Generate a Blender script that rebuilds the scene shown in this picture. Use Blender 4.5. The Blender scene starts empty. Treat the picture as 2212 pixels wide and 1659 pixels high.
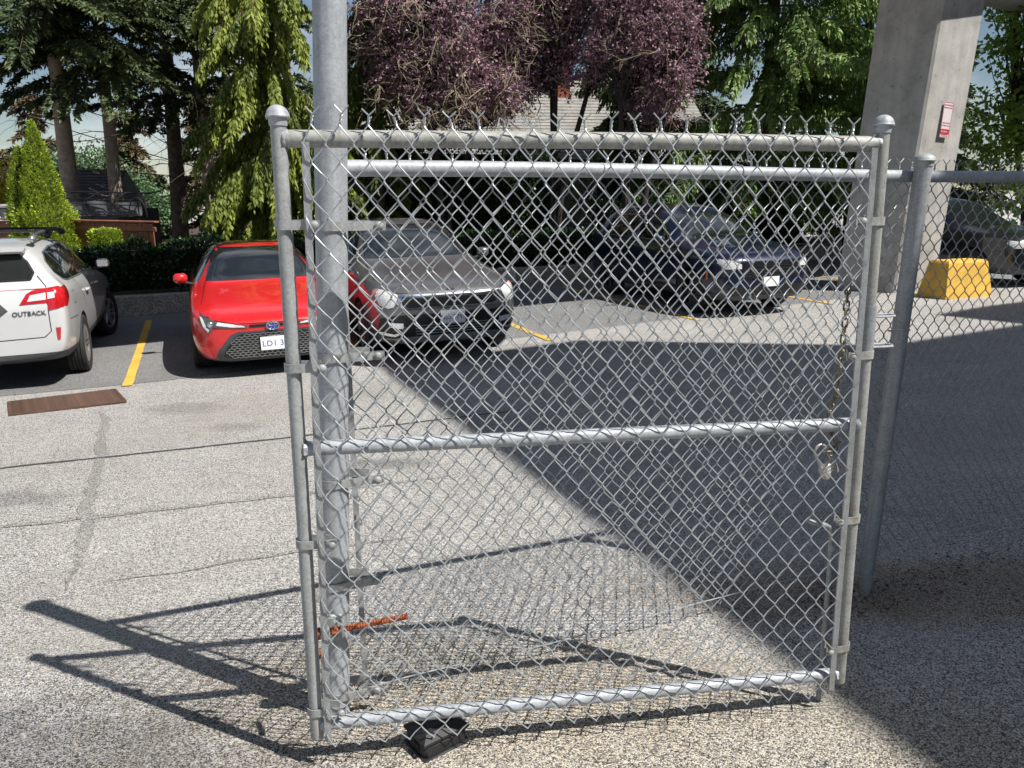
import bpy, bmesh, math, random
import numpy as np
from mathutils import Vector, Matrix
from mathutils.bvhtree import BVHTree

scene = bpy.context.scene
col = scene.collection
RAD = math.radians

# ------------------------------------------------------------------ camera
cam_d = bpy.data.cameras.new('camera')
cam = bpy.data.objects.new('camera', cam_d)
col.objects.link(cam)
cam.location = (0, 0, 1.68)
cam.rotation_euler = (RAD(90 - 14.0), 0, 0)
cam_d.sensor_fit = 'HORIZONTAL'
cam_d.sensor_width = 36.0
cam_d.lens = 36.0 * 1661 / 2212
cam_d.clip_start = 0.05
cam_d.clip_end = 2000
scene.camera = cam

# ------------------------------------------------------------------ sun and sky
SUN = Vector((1.14, -0.553, 1.755)).normalized()
sun_d = bpy.data.lights.new('sun', 'SUN')
sun_d.energy = 5.0
sun_d.angle = RAD(0.5)
sun_d.color = (1.0, 0.955, 0.88)
sun = bpy.data.objects.new('sun', sun_d)
col.objects.link(sun)
sun.rotation_euler = (-SUN).to_track_quat('-Z', 'Y').to_euler()
sun.location = SUN * 40
world = bpy.data.worlds.new('World')
scene.world = world
world.use_nodes = True
wn = world.node_tree
wn.nodes.clear()
w_out = wn.nodes.new('ShaderNodeOutputWorld')
w_bg = wn.nodes.new('ShaderNodeBackground')
w_sky = wn.nodes.new('ShaderNodeTexSky')
w_sky.sky_type = 'NISHITA'
w_sky.sun_disc = False
w_sky.sun_elevation = math.asin(SUN.z)
w_sky.sun_rotation = math.atan2(SUN.x, SUN.y)
w_sky.air_density = 1.0
w_sky.dust_density = 0.1
w_sky.ozone_density = 1.0
# soft fair-weather cloud all over the sky dome
w_tc = wn.nodes.new('ShaderNodeTexCoord')
w_map = wn.nodes.new('ShaderNodeMapping')
w_map.inputs['Scale'].default_value = (1.0, 1.0, 2.6)
w_noise = wn.nodes.new('ShaderNodeTexNoise')
w_noise.inputs['Scale'].default_value = 2.3
w_noise.inputs['Detail'].default_value = 7
w_noise.inputs['Roughness'].default_value = 0.58
w_ramp = wn.nodes.new('ShaderNodeValToRGB')
w_ramp.color_ramp.elements[0].position = 0.50
w_ramp.color_ramp.elements[1].position = 0.74
w_mul = wn.nodes.new('ShaderNodeMath'); w_mul.operation = 'MULTIPLY'; w_mul.inputs[1].default_value = 0.8
w_mix = wn.nodes.new('ShaderNodeMix'); w_mix.data_type = 'RGBA'
w_mix.inputs[7].default_value = (15.0, 15.4, 16.0, 1)
wn.links.new(w_tc.outputs['Generated'], w_map.inputs['Vector'])
wn.links.new(w_map.outputs['Vector'], w_noise.inputs['Vector'])
wn.links.new(w_noise.outputs['Fac'], w_ramp.inputs['Fac'])
wn.links.new(w_ramp.outputs['Color'], w_mul.inputs[0])
wn.links.new(w_mul.outputs[0], w_mix.inputs[0])
wn.links.new(w_sky.outputs['Color'], w_mix.inputs[6])
wn.links.new(w_mix.outputs[2], w_bg.inputs['Color'])
w_bg.inputs['Strength'].default_value = 0.05
wn.links.new(w_bg.outputs['Background'], w_out.inputs['Surface'])

scene.view_settings.view_transform = 'Standard'
scene.view_settings.look = 'None'
scene.view_settings.exposure = 0.5
scene.view_settings.gamma = 1.0
scene.view_settings.use_curve_mapping = False
scene.cycles.use_adaptive_sampling = True
scene.cycles.adaptive_threshold = 0.02
scene.cycles.max_bounces = 4
scene.cycles.diffuse_bounces = 2
scene.cycles.glossy_bounces = 3
scene.cycles.transmission_bounces = 3
scene.cycles.transparent_max_bounces = 4

# ------------------------------------------------------------------ helpers
def link(o, parent=None):
    col.objects.link(o)
    if parent is not None:
        o.parent = parent
    return o

def tag(o, label=None, cat=None, group=None, kind=None):
    if label: o['label'] = label
    if cat: o['category'] = cat
    if group: o['group'] = group
    if kind: o['kind'] = kind
    return o

def empty(name, loc=(0, 0, 0), rz=0.0, label=None, cat=None, group=None):
    o = bpy.data.objects.new(name, None)
    o.empty_display_size = 0.1
    o.location = loc
    o.rotation_euler = (0, 0, rz)
    link(o)
    return tag(o, label, cat, group)

class MB:
    """collects simple shapes and links them as one mesh object"""
    def __init__(self):
        self.v = []; self.f = []
    def add(self, vs, fs):
        b = len(self.v)
        self.v.extend([tuple(p) for p in vs])
        self.f.extend([tuple(i + b for i in f) for f in fs])
        return self
    def box(self, c, s, rot=None, b=0.0):
        hx, hy, hz = s[0] / 2, s[1] / 2, s[2] / 2
        b = min(b, hx * .95, hy * .95, hz * .95)
        c = Vector(c)
        vs = []; fs = []
        if b <= 0:
            for x in (-1, 1):
                for y in (-1, 1):
                    for z in (-1, 1):
                        vs.append(Vector((x * hx, y * hy, z * hz)))
            fs = [(0, 1, 3, 2), (4, 6, 7, 5), (0, 4, 5, 1), (2, 3, 7, 6), (0, 2, 6, 4), (1, 5, 7, 3)]
        else:
            idx = {}
            for x in (-1, 1):
                for y in (-1, 1):
                    for z in (-1, 1):
                        for a in range(3):
                            p = [x * hx, y * hy, z * hz]
                            for k in range(3):
                                if k != a:
                                    p[k] -= (x, y, z)[k] * b
                            idx[(x, y, z, a)] = len(vs); vs.append(Vector(p))
            def orient(f):
                q = [vs[i] for i in f]
                n = (q[1] - q[0]).cross(q[2] - q[0])
                m = sum(q, Vector()) / len(q)
                return f if n.dot(m) > 0 else tuple(reversed(f))
            o2 = [(-1, -1), (1, -1), (1, 1), (-1, 1)]
            for a in range(3):
                for sg in (-1, 1):
                    f = []
                    for p, q in o2:
                        k = [0, 0, 0]; k[a] = sg; k[(a + 1) % 3] = p; k[(a + 2) % 3] = q
                        f.append(idx[tuple(k) + (a,)])
                    fs.append(orient(tuple(f)))
                a1, a2 = (a + 1) % 3, (a + 2) % 3
                for p, q in o2:
                    k0 = [0, 0, 0]; k0[a1] = p; k0[a2] = q; k1 = list(k0); k0[a] = -1; k1[a] = 1
                    fs.append(orient((idx[tuple(k0) + (a1,)], idx[tuple(k1) + (a1,)], idx[tuple(k1) + (a2,)], idx[tuple(k0) + (a2,)])))
            for x in (-1, 1):
                for y in (-1, 1):
                    for z in (-1, 1):
                        fs.append(orient(tuple(idx[(x, y, z, a)] for a in range(3))))
        if rot is not None:
            vs = [rot @ p for p in vs]
        return self.add([p + c for p in vs], fs)
    def tube(self, pts, r, n=8, closed=False, caps=True):
        pts = [Vector(p) for p in pts]
        m = len(pts)
        rr = r if hasattr(r, '__len__') else [r] * m
        tang = []
        for i in range(m):
            if closed:
                t = pts[(i + 1) % m] - pts[i - 1]
            else:
                t = pts[min(i + 1, m - 1)] - pts[max(i - 1, 0)]
            tang.append(t.normalized() if t.length > 1e-9 else Vector((0, 0, 1)))
        up = Vector((0, 0, 1)) if abs(tang[0].z) < 0.9 else Vector((1, 0, 0))
        nx = tang[0].cross(up).normalized()
        vs = []
        for i in range(m):
            t = tang[i]
            nx = (nx - t * nx.dot(t))
            nx = nx.normalized() if nx.length > 1e-6 else t.orthogonal().normalized()
            ny = t.cross(nx)
            for k in range(n):
                a = 2 * math.pi * k / n
                vs.append(pts[i] + (nx * math.cos(a) + ny * math.sin(a)) * rr[i])
        fs = []
        for i in range(m if closed else m - 1):
            j = (i + 1) % m
            for k in range(n):
                k2 = (k + 1) % n
                fs.append((i * n + k, i * n + k2, j * n + k2, j * n + k))
        if caps and not closed:
            fs.append(tuple(reversed(range(n))))
            fs.append(tuple(range((m - 1) * n, m * n)))
        return self.add(vs, fs)
    def lathe(self, prof, n=24, mat=None):
        """profile of (radius, height) about local z, then transformed by mat"""
        vs = []; fs = []
        for r, z in prof:
            for k in range(n):
                a = 2 * math.pi * k / n
                p = Vector((r * math.cos(a), r * math.sin(a), z))
                vs.append(mat @ p if mat is not None else p)
        m = len(prof)
        for i in range(m - 1):
            for k in range(n):
                k2 = (k + 1) % n
                fs.append((i * n + k, i * n + k2, (i + 1) * n + k2, (i + 1) * n + k))
        if prof[0][0] > 1e-5: fs.append(tuple(reversed(range(n))))
        if prof[-1][0] > 1e-5: fs.append(tuple(range((m - 1) * n, m * n)))
        return self.add(vs, fs)
    def prism(self, poly, z0, z1):
        n = len(poly)
        area = sum(poly[i][0] * poly[(i + 1) % n][1] - poly[(i + 1) % n][0] * poly[i][1] for i in range(n))
        if area < 0: poly = list(reversed(poly))
        vs = [(p[0], p[1], z0) for p in poly] + [(p[0], p[1], z1) for p in poly]
        fs = [tuple(reversed(range(n))), tuple(range(n, 2 * n))]
        for i in range(n):
            j = (i + 1) % n
            fs.append((i, j, n + j, n + i))
        return self.add(vs, fs)
    def mesh(self, name, smooth=None):
        me = bpy.data.meshes.new(name)
        me.from_pydata(self.v, [], self.f)
        me.validate(); me.update()
        if smooth is not None:
            for p in me.polygons: p.use_smooth = True
            me.set_sharp_from_angle(angle=RAD(smooth))
        return me
    def build(self, name, mat, parent=None, smooth=40, kind=None):
        me = self.mesh(name, smooth)
        me.materials.append(mat)
        o = bpy.data.objects.new(name, me)
        link(o, parent)
        if kind: o['kind'] = kind
        return o

def from_mesh(name, me, mat, parent=None, kind=None):
    if mat is not None and not me.materials: me.materials.append(mat)
    o = bpy.data.objects.new(name, me); link(o, parent)
    if kind: o['kind'] = kind
    return o

def text_part(name, s, size, mat, parent, matrix, depth=0.001, align='CENTER', spacing=1.0):
    cu = bpy.data.curves.new(name, 'FONT')
    cu.body = s; cu.size = size; cu.extrude = depth
    cu.align_x = align; cu.align_y = 'CENTER'; cu.space_character = spacing
    cu.resolution_u = 3
    t = bpy.data.objects.new(name + '_tmp', cu)
    col.objects.link(t)
    dg = bpy.context.evaluated_depsgraph_get()
    me = bpy.data.meshes.new_from_object(t.evaluated_get(dg))
    bpy.data.objects.remove(t); bpy.data.curves.remove(cu)
    me.transform(matrix)
    me.materials.clear(); me.materials.append(mat)
    return from_mesh(name, me, mat, parent)

# ------------------------------------------------------------------ materials
def nmat(name):
    m = bpy.data.materials.new(name); m.use_nodes = True
    nt = m.node_tree
    return m, nt, nt.nodes['Principled BSDF']

def simple(name, color, rough=0.5, metal=0.0, coat=0.0, spec=0.5, var=0.0, scale=30.0, bump=0.0, bscale=None, emit=None):
    m, nt, b = nmat(name)
    b.inputs['Base Color'].default_value = (*color, 1)
    b.inputs['Roughness'].default_value = rough
    b.inputs['Metallic'].default_value = metal
    b.inputs['Coat Weight'].default_value = coat
    b.inputs['Coat Roughness'].default_value = 0.03
    b.inputs['Specular IOR Level'].default_value = spec
    if var or bump:
        tc = nt.nodes.new('ShaderNodeTexCoord')
        n = nt.nodes.new('ShaderNodeTexNoise'); n.inputs['Scale'].default_value = scale
        n.inputs['Detail'].default_value = 6; n.inputs['Roughness'].default_value = 0.65
        nt.links.new(tc.outputs['Object'], n.inputs['Vector'])
        if var:
            r = nt.nodes.new('ShaderNodeMapRange')
            r.inputs[1].default_value = 0.3; r.inputs[2].default_value = 0.7
            r.inputs[3].default_value = 1 - var; r.inputs[4].default_value = 1 + var
            nt.links.new(n.outputs['Fac'], r.inputs[0])
            mx = nt.nodes.new('ShaderNodeVectorMath'); mx.operation = 'SCALE'
            mx.inputs[0].default_value = color
            nt.links.new(r.outputs[0], mx.inputs['Scale'])
            nt.links.new(mx.outputs[0], b.inputs['Base Color'])
        if bump:
            n2 = n
            if bscale:
                n2 = nt.nodes.new('ShaderNodeTexNoise'); n2.inputs['Scale'].default_value = bscale
                n2.inputs['Detail'].default_value = 4
                nt.links.new(tc.outputs['Object'], n2.inputs['Vector'])
            bp = nt.nodes.new('ShaderNodeBump'); bp.inputs['Strength'].default_value = bump
            bp.inputs['Distance'].default_value = 0.01
            nt.links.new(n2.outputs['Fac'], bp.inputs['Height'])
            nt.links.new(bp.outputs['Normal'], b.inputs['Normal'])
    return m

def ramp(nt, stops):
    r = nt.nodes.new('ShaderNodeValToRGB')
    e = r.color_ramp.elements
    while len(e) < len(stops): e.new(0.5)
    for el, (p, c) in zip(e, stops):
        el.position = p; el.color = (*c, 1) if len(c) == 3 else c
    return r

def galv(name, base, dark, rough=0.42, metal=0.75, rust=0.0):
    """galvanised steel: spangle, streaks along the length, dull patches"""
    m, nt, b = nmat(name)
    tc = nt.nodes.new('ShaderNodeTexCoord')
    n1 = nt.nodes.new('ShaderNodeTexNoise'); n1.inputs['Scale'].default_value = 14; n1.inputs['Detail'].default_value = 8; n1.inputs['Roughness'].default_value = .7
    mp = nt.nodes.new('ShaderNodeMapping'); mp.inputs['Scale'].default_value = (60, 60, 3)
    n2 = nt.nodes.new('ShaderNodeTexNoise'); n2.inputs['Scale'].default_value = 1.0; n2.inputs['Detail'].default_value = 5
    v = nt.nodes.new('ShaderNodeTexVoronoi'); v.inputs['Scale'].default_value = 170
    nt.links.new(tc.outputs['Object'], n1.inputs['Vector'])
    nt.links.new(tc.outputs['Object'], mp.inputs['Vector'])
    nt.links.new(mp.outputs['Vector'], n2.inputs['Vector'])
    nt.links.new(tc.outputs['Object'], v.inputs['Vector'])
    sm = nt.nodes.new('ShaderNodeMath'); sm.operation = 'MULTIPLY_ADD'; sm.inputs[1].default_value = 0.45
    nt.links.new(n2.outputs['Fac'], sm.inputs[0])
    sc = nt.nodes.new('ShaderNodeMath'); sc.operation = 'MULTIPLY'; sc.inputs[1].default_value = 0.55
    nt.links.new(n1.outputs['Fac'], sc.inputs[0]); nt.links.new(sc.outputs[0], sm.inputs[2])
    sp = nt.nodes.new('ShaderNodeMath'); sp.operation = 'MULTIPLY_ADD'; sp.inputs[1].default_value = 0.16
    sepc = nt.nodes.new('ShaderNodeSeparateColor')
    nt.links.new(v.outputs['Color'], sepc.inputs[0])
    nt.links.new(sepc.outputs[0], sp.inputs[0]); nt.links.new(sm.outputs[0], sp.inputs[2])
    r = ramp(nt, [(0.36, dark), (0.62, base), (0.8, tuple(min(1, c * 1.25) for c in base))])
    nt.links.new(sp.outputs[0], r.inputs['Fac'])
    last = r.outputs['Color']
    if rust:
        n3 = nt.nodes.new('ShaderNodeTexNoise'); n3.inputs['Scale'].default_value = 9; n3.inputs['Detail'].default_value = 9
        nt.links.new(tc.outputs['Object'], n3.inputs['Vector'])
        rr = ramp(nt, [(0.66 - rust * .1, (0, 0, 0)), (0.74, (1, 1, 1))])
        nt.links.new(n3.outputs['Fac'], rr.inputs['Fac'])
        mx = nt.nodes.new('ShaderNodeMix'); mx.data_type = 'RGBA'
        mx.inputs[7].default_value = (0.20, 0.13, 0.07, 1)
        nt.links.new(rr.outputs['Color'], mx.inputs[0]); nt.links.new(last, mx.inputs[6])
        last = mx.outputs[2]
    nt.links.new(last, b.inputs['Base Color'])
    b.inputs['Metallic'].default_value = metal
    rg = nt.nodes.new('ShaderNodeMapRange'); rg.inputs[3].default_value = rough - .08; rg.inputs[4].default_value = rough + .2
    nt.links.new(n1.outputs['Fac'], rg.inputs[0]); nt.links.new(rg.outputs[0], b.inputs['Roughness'])
    bp = nt.nodes.new('ShaderNodeBump'); bp.inputs['Strength'].default_value = 0.15; bp.inputs['Distance'].default_value = 0.002
    nt.links.new(n1.outputs['Fac'], bp.inputs['Height']); nt.links.new(bp.outputs['Normal'], b.inputs['Normal'])
    return m

def asphalt(name, lo, mid, hi, warm, grain=240.0, zones=True, spots=()):
    """worn exposed-aggregate asphalt: stones, fines, dusty and stained patches"""
    m, nt, b = nmat(name)
    L = nt.links.new
    tc = nt.nodes.new('ShaderNodeTexCoord')
    v = nt.nodes.new('ShaderNodeTexVoronoi'); v.inputs['Scale'].default_value = grain
    v2 = nt.nodes.new('ShaderNodeTexVoronoi'); v2.inputs['Scale'].default_value = grain * 0.55
    L(tc.outputs['Object'], v.inputs['Vector']); L(tc.outputs['Object'], v2.inputs['Vector'])
    s1 = nt.nodes.new('ShaderNodeSeparateColor'); L(v.outputs['Color'], s1.inputs[0])
    s2 = nt.nodes.new('ShaderNodeSeparateColor'); L(v2.outputs['Color'], s2.inputs[0])
    a = nt.nodes.new('ShaderNodeMath'); a.operation = 'MULTIPLY_ADD'; a.inputs[1].default_value = 0.80
    a2 = nt.nodes.new('ShaderNodeMath'); a2.operation = 'MULTIPLY'; a2.inputs[1].default_value = 0.20
    L(s2.outputs[0], a2.inputs[0]); L(s1.outputs[0], a.inputs[0]); L(a2.outputs[0], a.inputs[2])
    # large worn / dusty patches shift the grain mix
    n1 = nt.nodes.new('ShaderNodeTexNoise'); n1.inputs['Scale'].default_value = 0.9; n1.inputs['Detail'].default_value = 7; n1.inputs['Roughness'].default_value = .6
    n2 = nt.nodes.new('ShaderNodeTexNoise'); n2.inputs['Scale'].default_value = 7; n2.inputs['Detail'].default_value = 6; n2.inputs['Roughness'].default_value = .7
    L(tc.outputs['Object'], n1.inputs['Vector']); L(tc.outputs['Object'], n2.inputs['Vector'])
    sh = nt.nodes.new('ShaderNodeMath'); sh.operation = 'MULTIPLY_ADD'; sh.inputs[1].default_value = 0.22; 
    sh0 = nt.nodes.new('ShaderNodeMath'); sh0.operation = 'SUBTRACT'; sh0.inputs[1].default_value = 0.5
    L(n1.outputs['Fac'], sh0.inputs[0]); L(sh0.outputs[0], sh.inputs[0]); L(a.outputs[0], sh.inputs[2])
    sk = nt.nodes.new('ShaderNodeMath'); sk.operation = 'MULTIPLY_ADD'; sk.inputs[1].default_value = 0.16
    sk0 = nt.nodes.new('ShaderNodeMath'); sk0.operation = 'SUBTRACT'; sk0.inputs[1].default_value = 0.5
    L(n2.outputs['Fac'], sk0.inputs[0]); L(sk0.outputs[0], sk.inputs[0]); L(sh.outputs[0], sk.inputs[2])
    r = ramp(nt, [(0.16, lo), (0.42, mid), (0.62, hi), (0.86, tuple(min(1, c * 1.45) for c in hi))])
    L(sk.outputs[0], r.inputs['Fac'])
    # warm / cool mottling of the stones
    wm = nt.nodes.new('ShaderNodeMix'); wm.data_type = 'RGBA'; wm.blend_type = 'MULTIPLY'
    wr = ramp(nt, [(0.3, (0.93, 0.97, 1.05)), (0.7, warm)])
    L(s1.outputs[1], wr.inputs['Fac'])
    wm.inputs[0].default_value = 1.0
    L(r.outputs['Color'], wm.inputs[6]); L(wr.outputs['Color'], wm.inputs[7])
    last = wm.outputs[2]
    # fine dust collecting in low spots
    d = nt.nodes.new('ShaderNodeTexNoise'); d.inputs['Scale'].default_value = 0.55; d.inputs['Detail'].default_value = 8; d.inputs['Distortion'].default_value = 0.6
    mp = nt.nodes.new('ShaderNodeMapping'); mp.inputs['Location'].default_value = (3.1, 7.7, 0)
    L(tc.outputs['Object'], mp.inputs['Vector']); L(mp.outputs['Vector'], d.inputs['Vector'])
    dr = ramp(nt, [(0.52, (0, 0, 0)), (0.72, (0.55, 0.55, 0.55))])
    L(d.outputs['Fac'], dr.inputs['Fac'])
    dm = nt.nodes.new('ShaderNodeMix'); dm.data_type = 'RGBA'
    dm.inputs[7].default_value = (mid[0] * 1.12, mid[1] * 1.08, mid[2] * .98, 1)
    L(dr.outputs['Color'], dm.inputs[0]); L(last, dm.inputs[6]); last = dm.outputs[2]
    if zones:
        # oily dark drip marks and tyre polish with ragged outlines
        o = nt.nodes.new('ShaderNodeTexNoise'); o.inputs['Scale'].default_value = 0.8; o.inputs['Detail'].default_value = 9; o.inputs['Roughness'].default_value = .62
        mp2 = nt.nodes.new('ShaderNodeMapping'); mp2.inputs['Rotation'].default_value = (0, 0, RAD(-28)); mp2.inputs['Scale'].default_value = (0.45, 1.7, 1)
        L(tc.outputs['Object'], mp2.inputs['Vector']); L(mp2.outputs['Vector'], o.inputs['Vector'])
        orr = ramp(nt, [(0.60, (1, 1, 1)), (0.74, (0.62, 0.62, 0.64))])
        L(o.outputs['Fac'], orr.inputs['Fac'])
        om = nt.nodes.new('ShaderNodeMix'); om.data_type = 'RGBA'; om.blend_type = 'MULTIPLY'; om.inputs[0].default_value = 1
        L(last, om.inputs[6]); L(orr.outputs['Color'], om.inputs[7]); last = om.outputs[2]
    for (cx_, cy_, rx_, ry_, tint_) in spots:
        # silt washed up against the gate, drips and polish: patches with a ragged edge
        mq = nt.nodes.new('ShaderNodeMapping'); mq.vector_type = 'POINT'
        mq.inputs['Location'].default_value = (-cx_ / rx_, -cy_ / ry_, 0); mq.inputs['Scale'].default_value = (1 / rx_, 1 / ry_, 0)
        L(tc.outputs['Object'], mq.inputs['Vector'])
        ln_ = nt.nodes.new('ShaderNodeVectorMath'); ln_.operation = 'LENGTH'; L(mq.outputs['Vector'], ln_.inputs[0])
        sn = nt.nodes.new('ShaderNodeMath'); sn.operation = 'MULTIPLY_ADD'; sn.inputs[1].default_value = 1.3
        L(n2.outputs['Fac'], sn.inputs[0]); L(ln_.outputs['Value'], sn.inputs[2])
        rr_ = ramp(nt, [(0.62, (1, 1, 1)), (1.0, (0, 0, 0))])
        hf = nt.nodes.new('ShaderNodeMath'); hf.operation = 'MULTIPLY'; hf.inputs[1].default_value = 0.5
        L(sn.outputs[0], hf.inputs[0]); L(hf.outputs[0], rr_.inputs['Fac'])
        xm = nt.nodes.new('ShaderNodeMix'); xm.data_type = 'RGBA'; xm.blend_type = 'MULTIPLY'; xm.inputs[7].default_value = (*tint_, 1)
        L(rr_.outputs['Color'], xm.inputs[0]); L(last, xm.inputs[6]); last = xm.outputs[2]
    L(last, b.inputs['Base Color'])
    b.inputs['Roughness'].default_value = 0.85
    b.inputs['Specular IOR Level'].default_value = 0.25
    hgt = nt.nodes.new('ShaderNodeMath'); hgt.operation = 'MULTIPLY_ADD'; hgt.inputs[1].default_value = -0.6
    L(v.outputs['Distance'], hgt.inputs[0])
    h2 = nt.nodes.new('ShaderNodeMath'); h2.operation = 'MULTIPLY'; h2.inputs[1].default_value = 0.6
    L(a.outputs[0], h2.inputs[0]); L(h2.outputs[0], hgt.inputs[2])
    bp = nt.nodes.new('ShaderNodeBump'); bp.inputs['Strength'].default_value = 0.9; bp.inputs['Distance'].default_value = 0.006
    L(hgt.outputs[0], bp.inputs['Height']); L(bp.outputs['Normal'], b.inputs['Normal'])
    return m

def concrete(name, base, rough=0.85, aggregate=False, streak=True):
    m, nt, b = nmat(name); L = nt.links.new
    tc = nt.nodes.new('ShaderNodeTexCoord')
    n = nt.nodes.new('ShaderNodeTexNoise'); n.inputs['Scale'].default_value = 2.2; n.inputs['Detail'].default_value = 9; n.inputs['Roughness'].default_value = .65
    L(tc.outputs['Object'], n.inputs['Vector'])
    r = ramp(nt, [(0.3, tuple(c * .72 for c in base)), (0.5, base), (0.72, tuple(c * 1.22 for c in base))])
    L(n.outputs['Fac'], r.inputs['Fac']); last = r.outputs['Color']
    if streak:
        mp = nt.nodes.new('ShaderNodeMapping'); mp.inputs['Scale'].default_value = (7, 7, 0.5)
        s = nt.nodes.new('ShaderNodeTexNoise'); s.inputs['Scale'].default_value = 1; s.inputs['Detail'].default_value = 6
        L(tc.outputs['Object'], mp.inputs['Vector']); L(mp.outputs['Vector'], s.inputs['Vector'])
        sr = ramp(nt, [(0.42, (0.70, 0.69, 0.66)), (0.62, (1.04, 1.04, 1.04))]); L(s.outputs['Fac'], sr.inputs['Fac'])
        mx = nt.nodes.new('ShaderNodeMix'); mx.data_type = 'RGBA'; mx.blend_type = 'MULTIPLY'; mx.inputs[0].default_value = .8 if streak is True else streak
        L(last, mx.inputs[6]); L(sr.outputs['Color'], mx.inputs[7]); last = mx.outputs[2]
    v = nt.nodes.new('ShaderNodeTexVoronoi'); v.inputs['Scale'].default_value = 70 if aggregate else 16
    L(tc.outputs['Object'], v.inputs['Vector'])
    if aggregate:
        sc = nt.nodes.new('ShaderNodeSeparateColor'); L(v.outputs['Color'], sc.inputs[0])
        ar = ramp(nt, [(0.1, (0.45, 0.44, 0.42)), (0.9, (1.5, 1.47, 1.4))]); L(sc.outputs[0], ar.inputs['Fac'])
    else:
        pn = nt.nodes.new('ShaderNodeTexNoise'); pn.inputs['Scale'].default_value = 11; pn.inputs['Detail'].default_value = 5; pn.inputs['Roughness'].default_value = .75
        L(tc.outputs['Object'], pn.inputs['Vector'])
        ar = ramp(nt, [(0.60, (1, 1, 1)), (0.70, (0.42, 0.42, 0.43))]); L(pn.outputs['Fac'], ar.inputs['Fac'])
    mx = nt.nodes.new('ShaderNodeMix'); mx.data_type = 'RGBA'; mx.blend_type = 'MULTIPLY'; mx.inputs[0].default_value = .9
    L(last, mx.inputs[6]); L(ar.outputs['Color'], mx.inputs[7]); last = mx.outputs[2]
    L(last, b.inputs['Base Color']); b.inputs['Roughness'].default_value = rough
    bp = nt.nodes.new('ShaderNodeBump'); bp.inputs['Strength'].default_value = .5; bp.inputs['Distance'].default_value = .008
    L(v.outputs['Distance'] if aggregate else n.outputs['Fac'], bp.inputs['Height']); L(bp.outputs['Normal'], b.inputs['Normal'])
    return m

def leafmat(name, dark, light, rough=0.55, trans=0.25, spec=0.4):
    m, nt, b = nmat(name); L = nt.links.new
    at = nt.nodes.new('ShaderNodeAttribute'); at.attribute_name = 'tint'
    r = ramp(nt, [(0.0, dark), (1.0, light)]); L(at.outputs['Fac'], r.inputs['Fac'])
    L(r.outputs['Color'], b.inputs['Base Color'])
    b.inputs['Roughness'].default_value = rough
    b.inputs['Specular IOR Level'].default_value = spec
    if trans:
        t = nt.nodes.new('ShaderNodeBsdfTranslucent'); L(r.outputs['Color'], t.inputs['Color'])
        mx = nt.nodes.new('ShaderNodeMixShader'); mx.inputs[0].default_value = trans
        out = nt.nodes['Material Output']
        L(b.outputs[0], mx.inputs[1]); L(t.outputs[0], mx.inputs[2]); L(mx.outputs[0], out.inputs['Surface'])
    return m

M = {}
M['galv'] = galv('galvanised_steel', (0.32, 0.335, 0.34), (0.19, 0.195, 0.195), metal=0.15, rough=.5, rust=0.1)
M['galv_bright'] = galv('galvanised_bright', (0.36, 0.385, 0.415), (0.24, 0.255, 0.275), metal=0.15, rough=.48)
M['galv_dark'] = galv('galvanised_weathered', (0.30, 0.315, 0.33), (0.17, 0.18, 0.185), metal=0.25, rough=.55, rust=0.1)
M['galv_old'] = galv('galvanised_stained', (0.33, 0.335, 0.32), (0.19, 0.185, 0.165), metal=0.15, rough=.55, rust=0.12)
M['wire'] = simple('galvanised_wire', (0.40, 0.43, 0.455), rough=.38, metal=.4, var=.15, scale=40)
M['wire_dark'] = simple('weathered_wire', (0.36, 0.38, 0.40), rough=.5, metal=.5, var=.2, scale=40)
M['bar'] = galv('tension_bar_steel', (0.30, 0.31, 0.32), (0.19, 0.195, 0.20), metal=0.2, rough=.42)
M['rust'] = simple('rusted_steel', (0.27, 0.075, 0.028), rough=.85, var=.5, scale=60, bump=.5)
M['brass'] = simple('tarnished_chain', (0.20, 0.175, 0.125), rough=.45, metal=.5, var=.4, scale=90)
M['lock'] = simple('brushed_lock_steel', (0.40, 0.39, 0.37), rough=.4, metal=.5, var=.1, scale=200)
M['blackplastic'] = simple('black_plastic', (0.014, 0.014, 0.017), rough=.62, spec=.5, var=.2, scale=25)
M['asphalt'] = asphalt('worn_asphalt', (0.055, 0.055, 0.058), (0.265, 0.259, 0.248), (0.50, 0.488, 0.468), (1.05, 1.0, 0.94), spots=((.7, 1.75, 2.4, .75, (.95, .90, .81)), (1.9, 3.1, 1.3, .3, (.74, .66, .58)), (-1.55, 1.98, .95, .34, (.55, .56, .59)), (-3.1, 7.0, .35, .25, (.75, .75, .75)), (-2.3, 6.2, .22, .14, (.78, .78, .78)), (-.9, 5.1, .3, .12, (.6, .6, .6)), (-3.2, 4.4, .5, .16, (.7, .7, .71)), (-.2, 2.4, 1.0, .35, (.97, .93, .86))))
M['asphalt_bay'] = asphalt('bay_asphalt', (0.045, 0.047, 0.05), (0.15, 0.152, 0.153), (0.29, 0.29, 0.288), (1.04, 1.0, 0.95), zones=False)
M['tar'] = simple('tar', (0.05, 0.05, 0.052), rough=.8, var=.5, scale=40)  # dark tone standing in for an overhead wire's shadow
M['old_patch'] = asphalt('old_trench_fill', (0.05, 0.05, 0.052), (0.20, 0.196, 0.188), (0.39, 0.38, 0.365), (1.05, 1.0, 0.93), zones=False)
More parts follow.
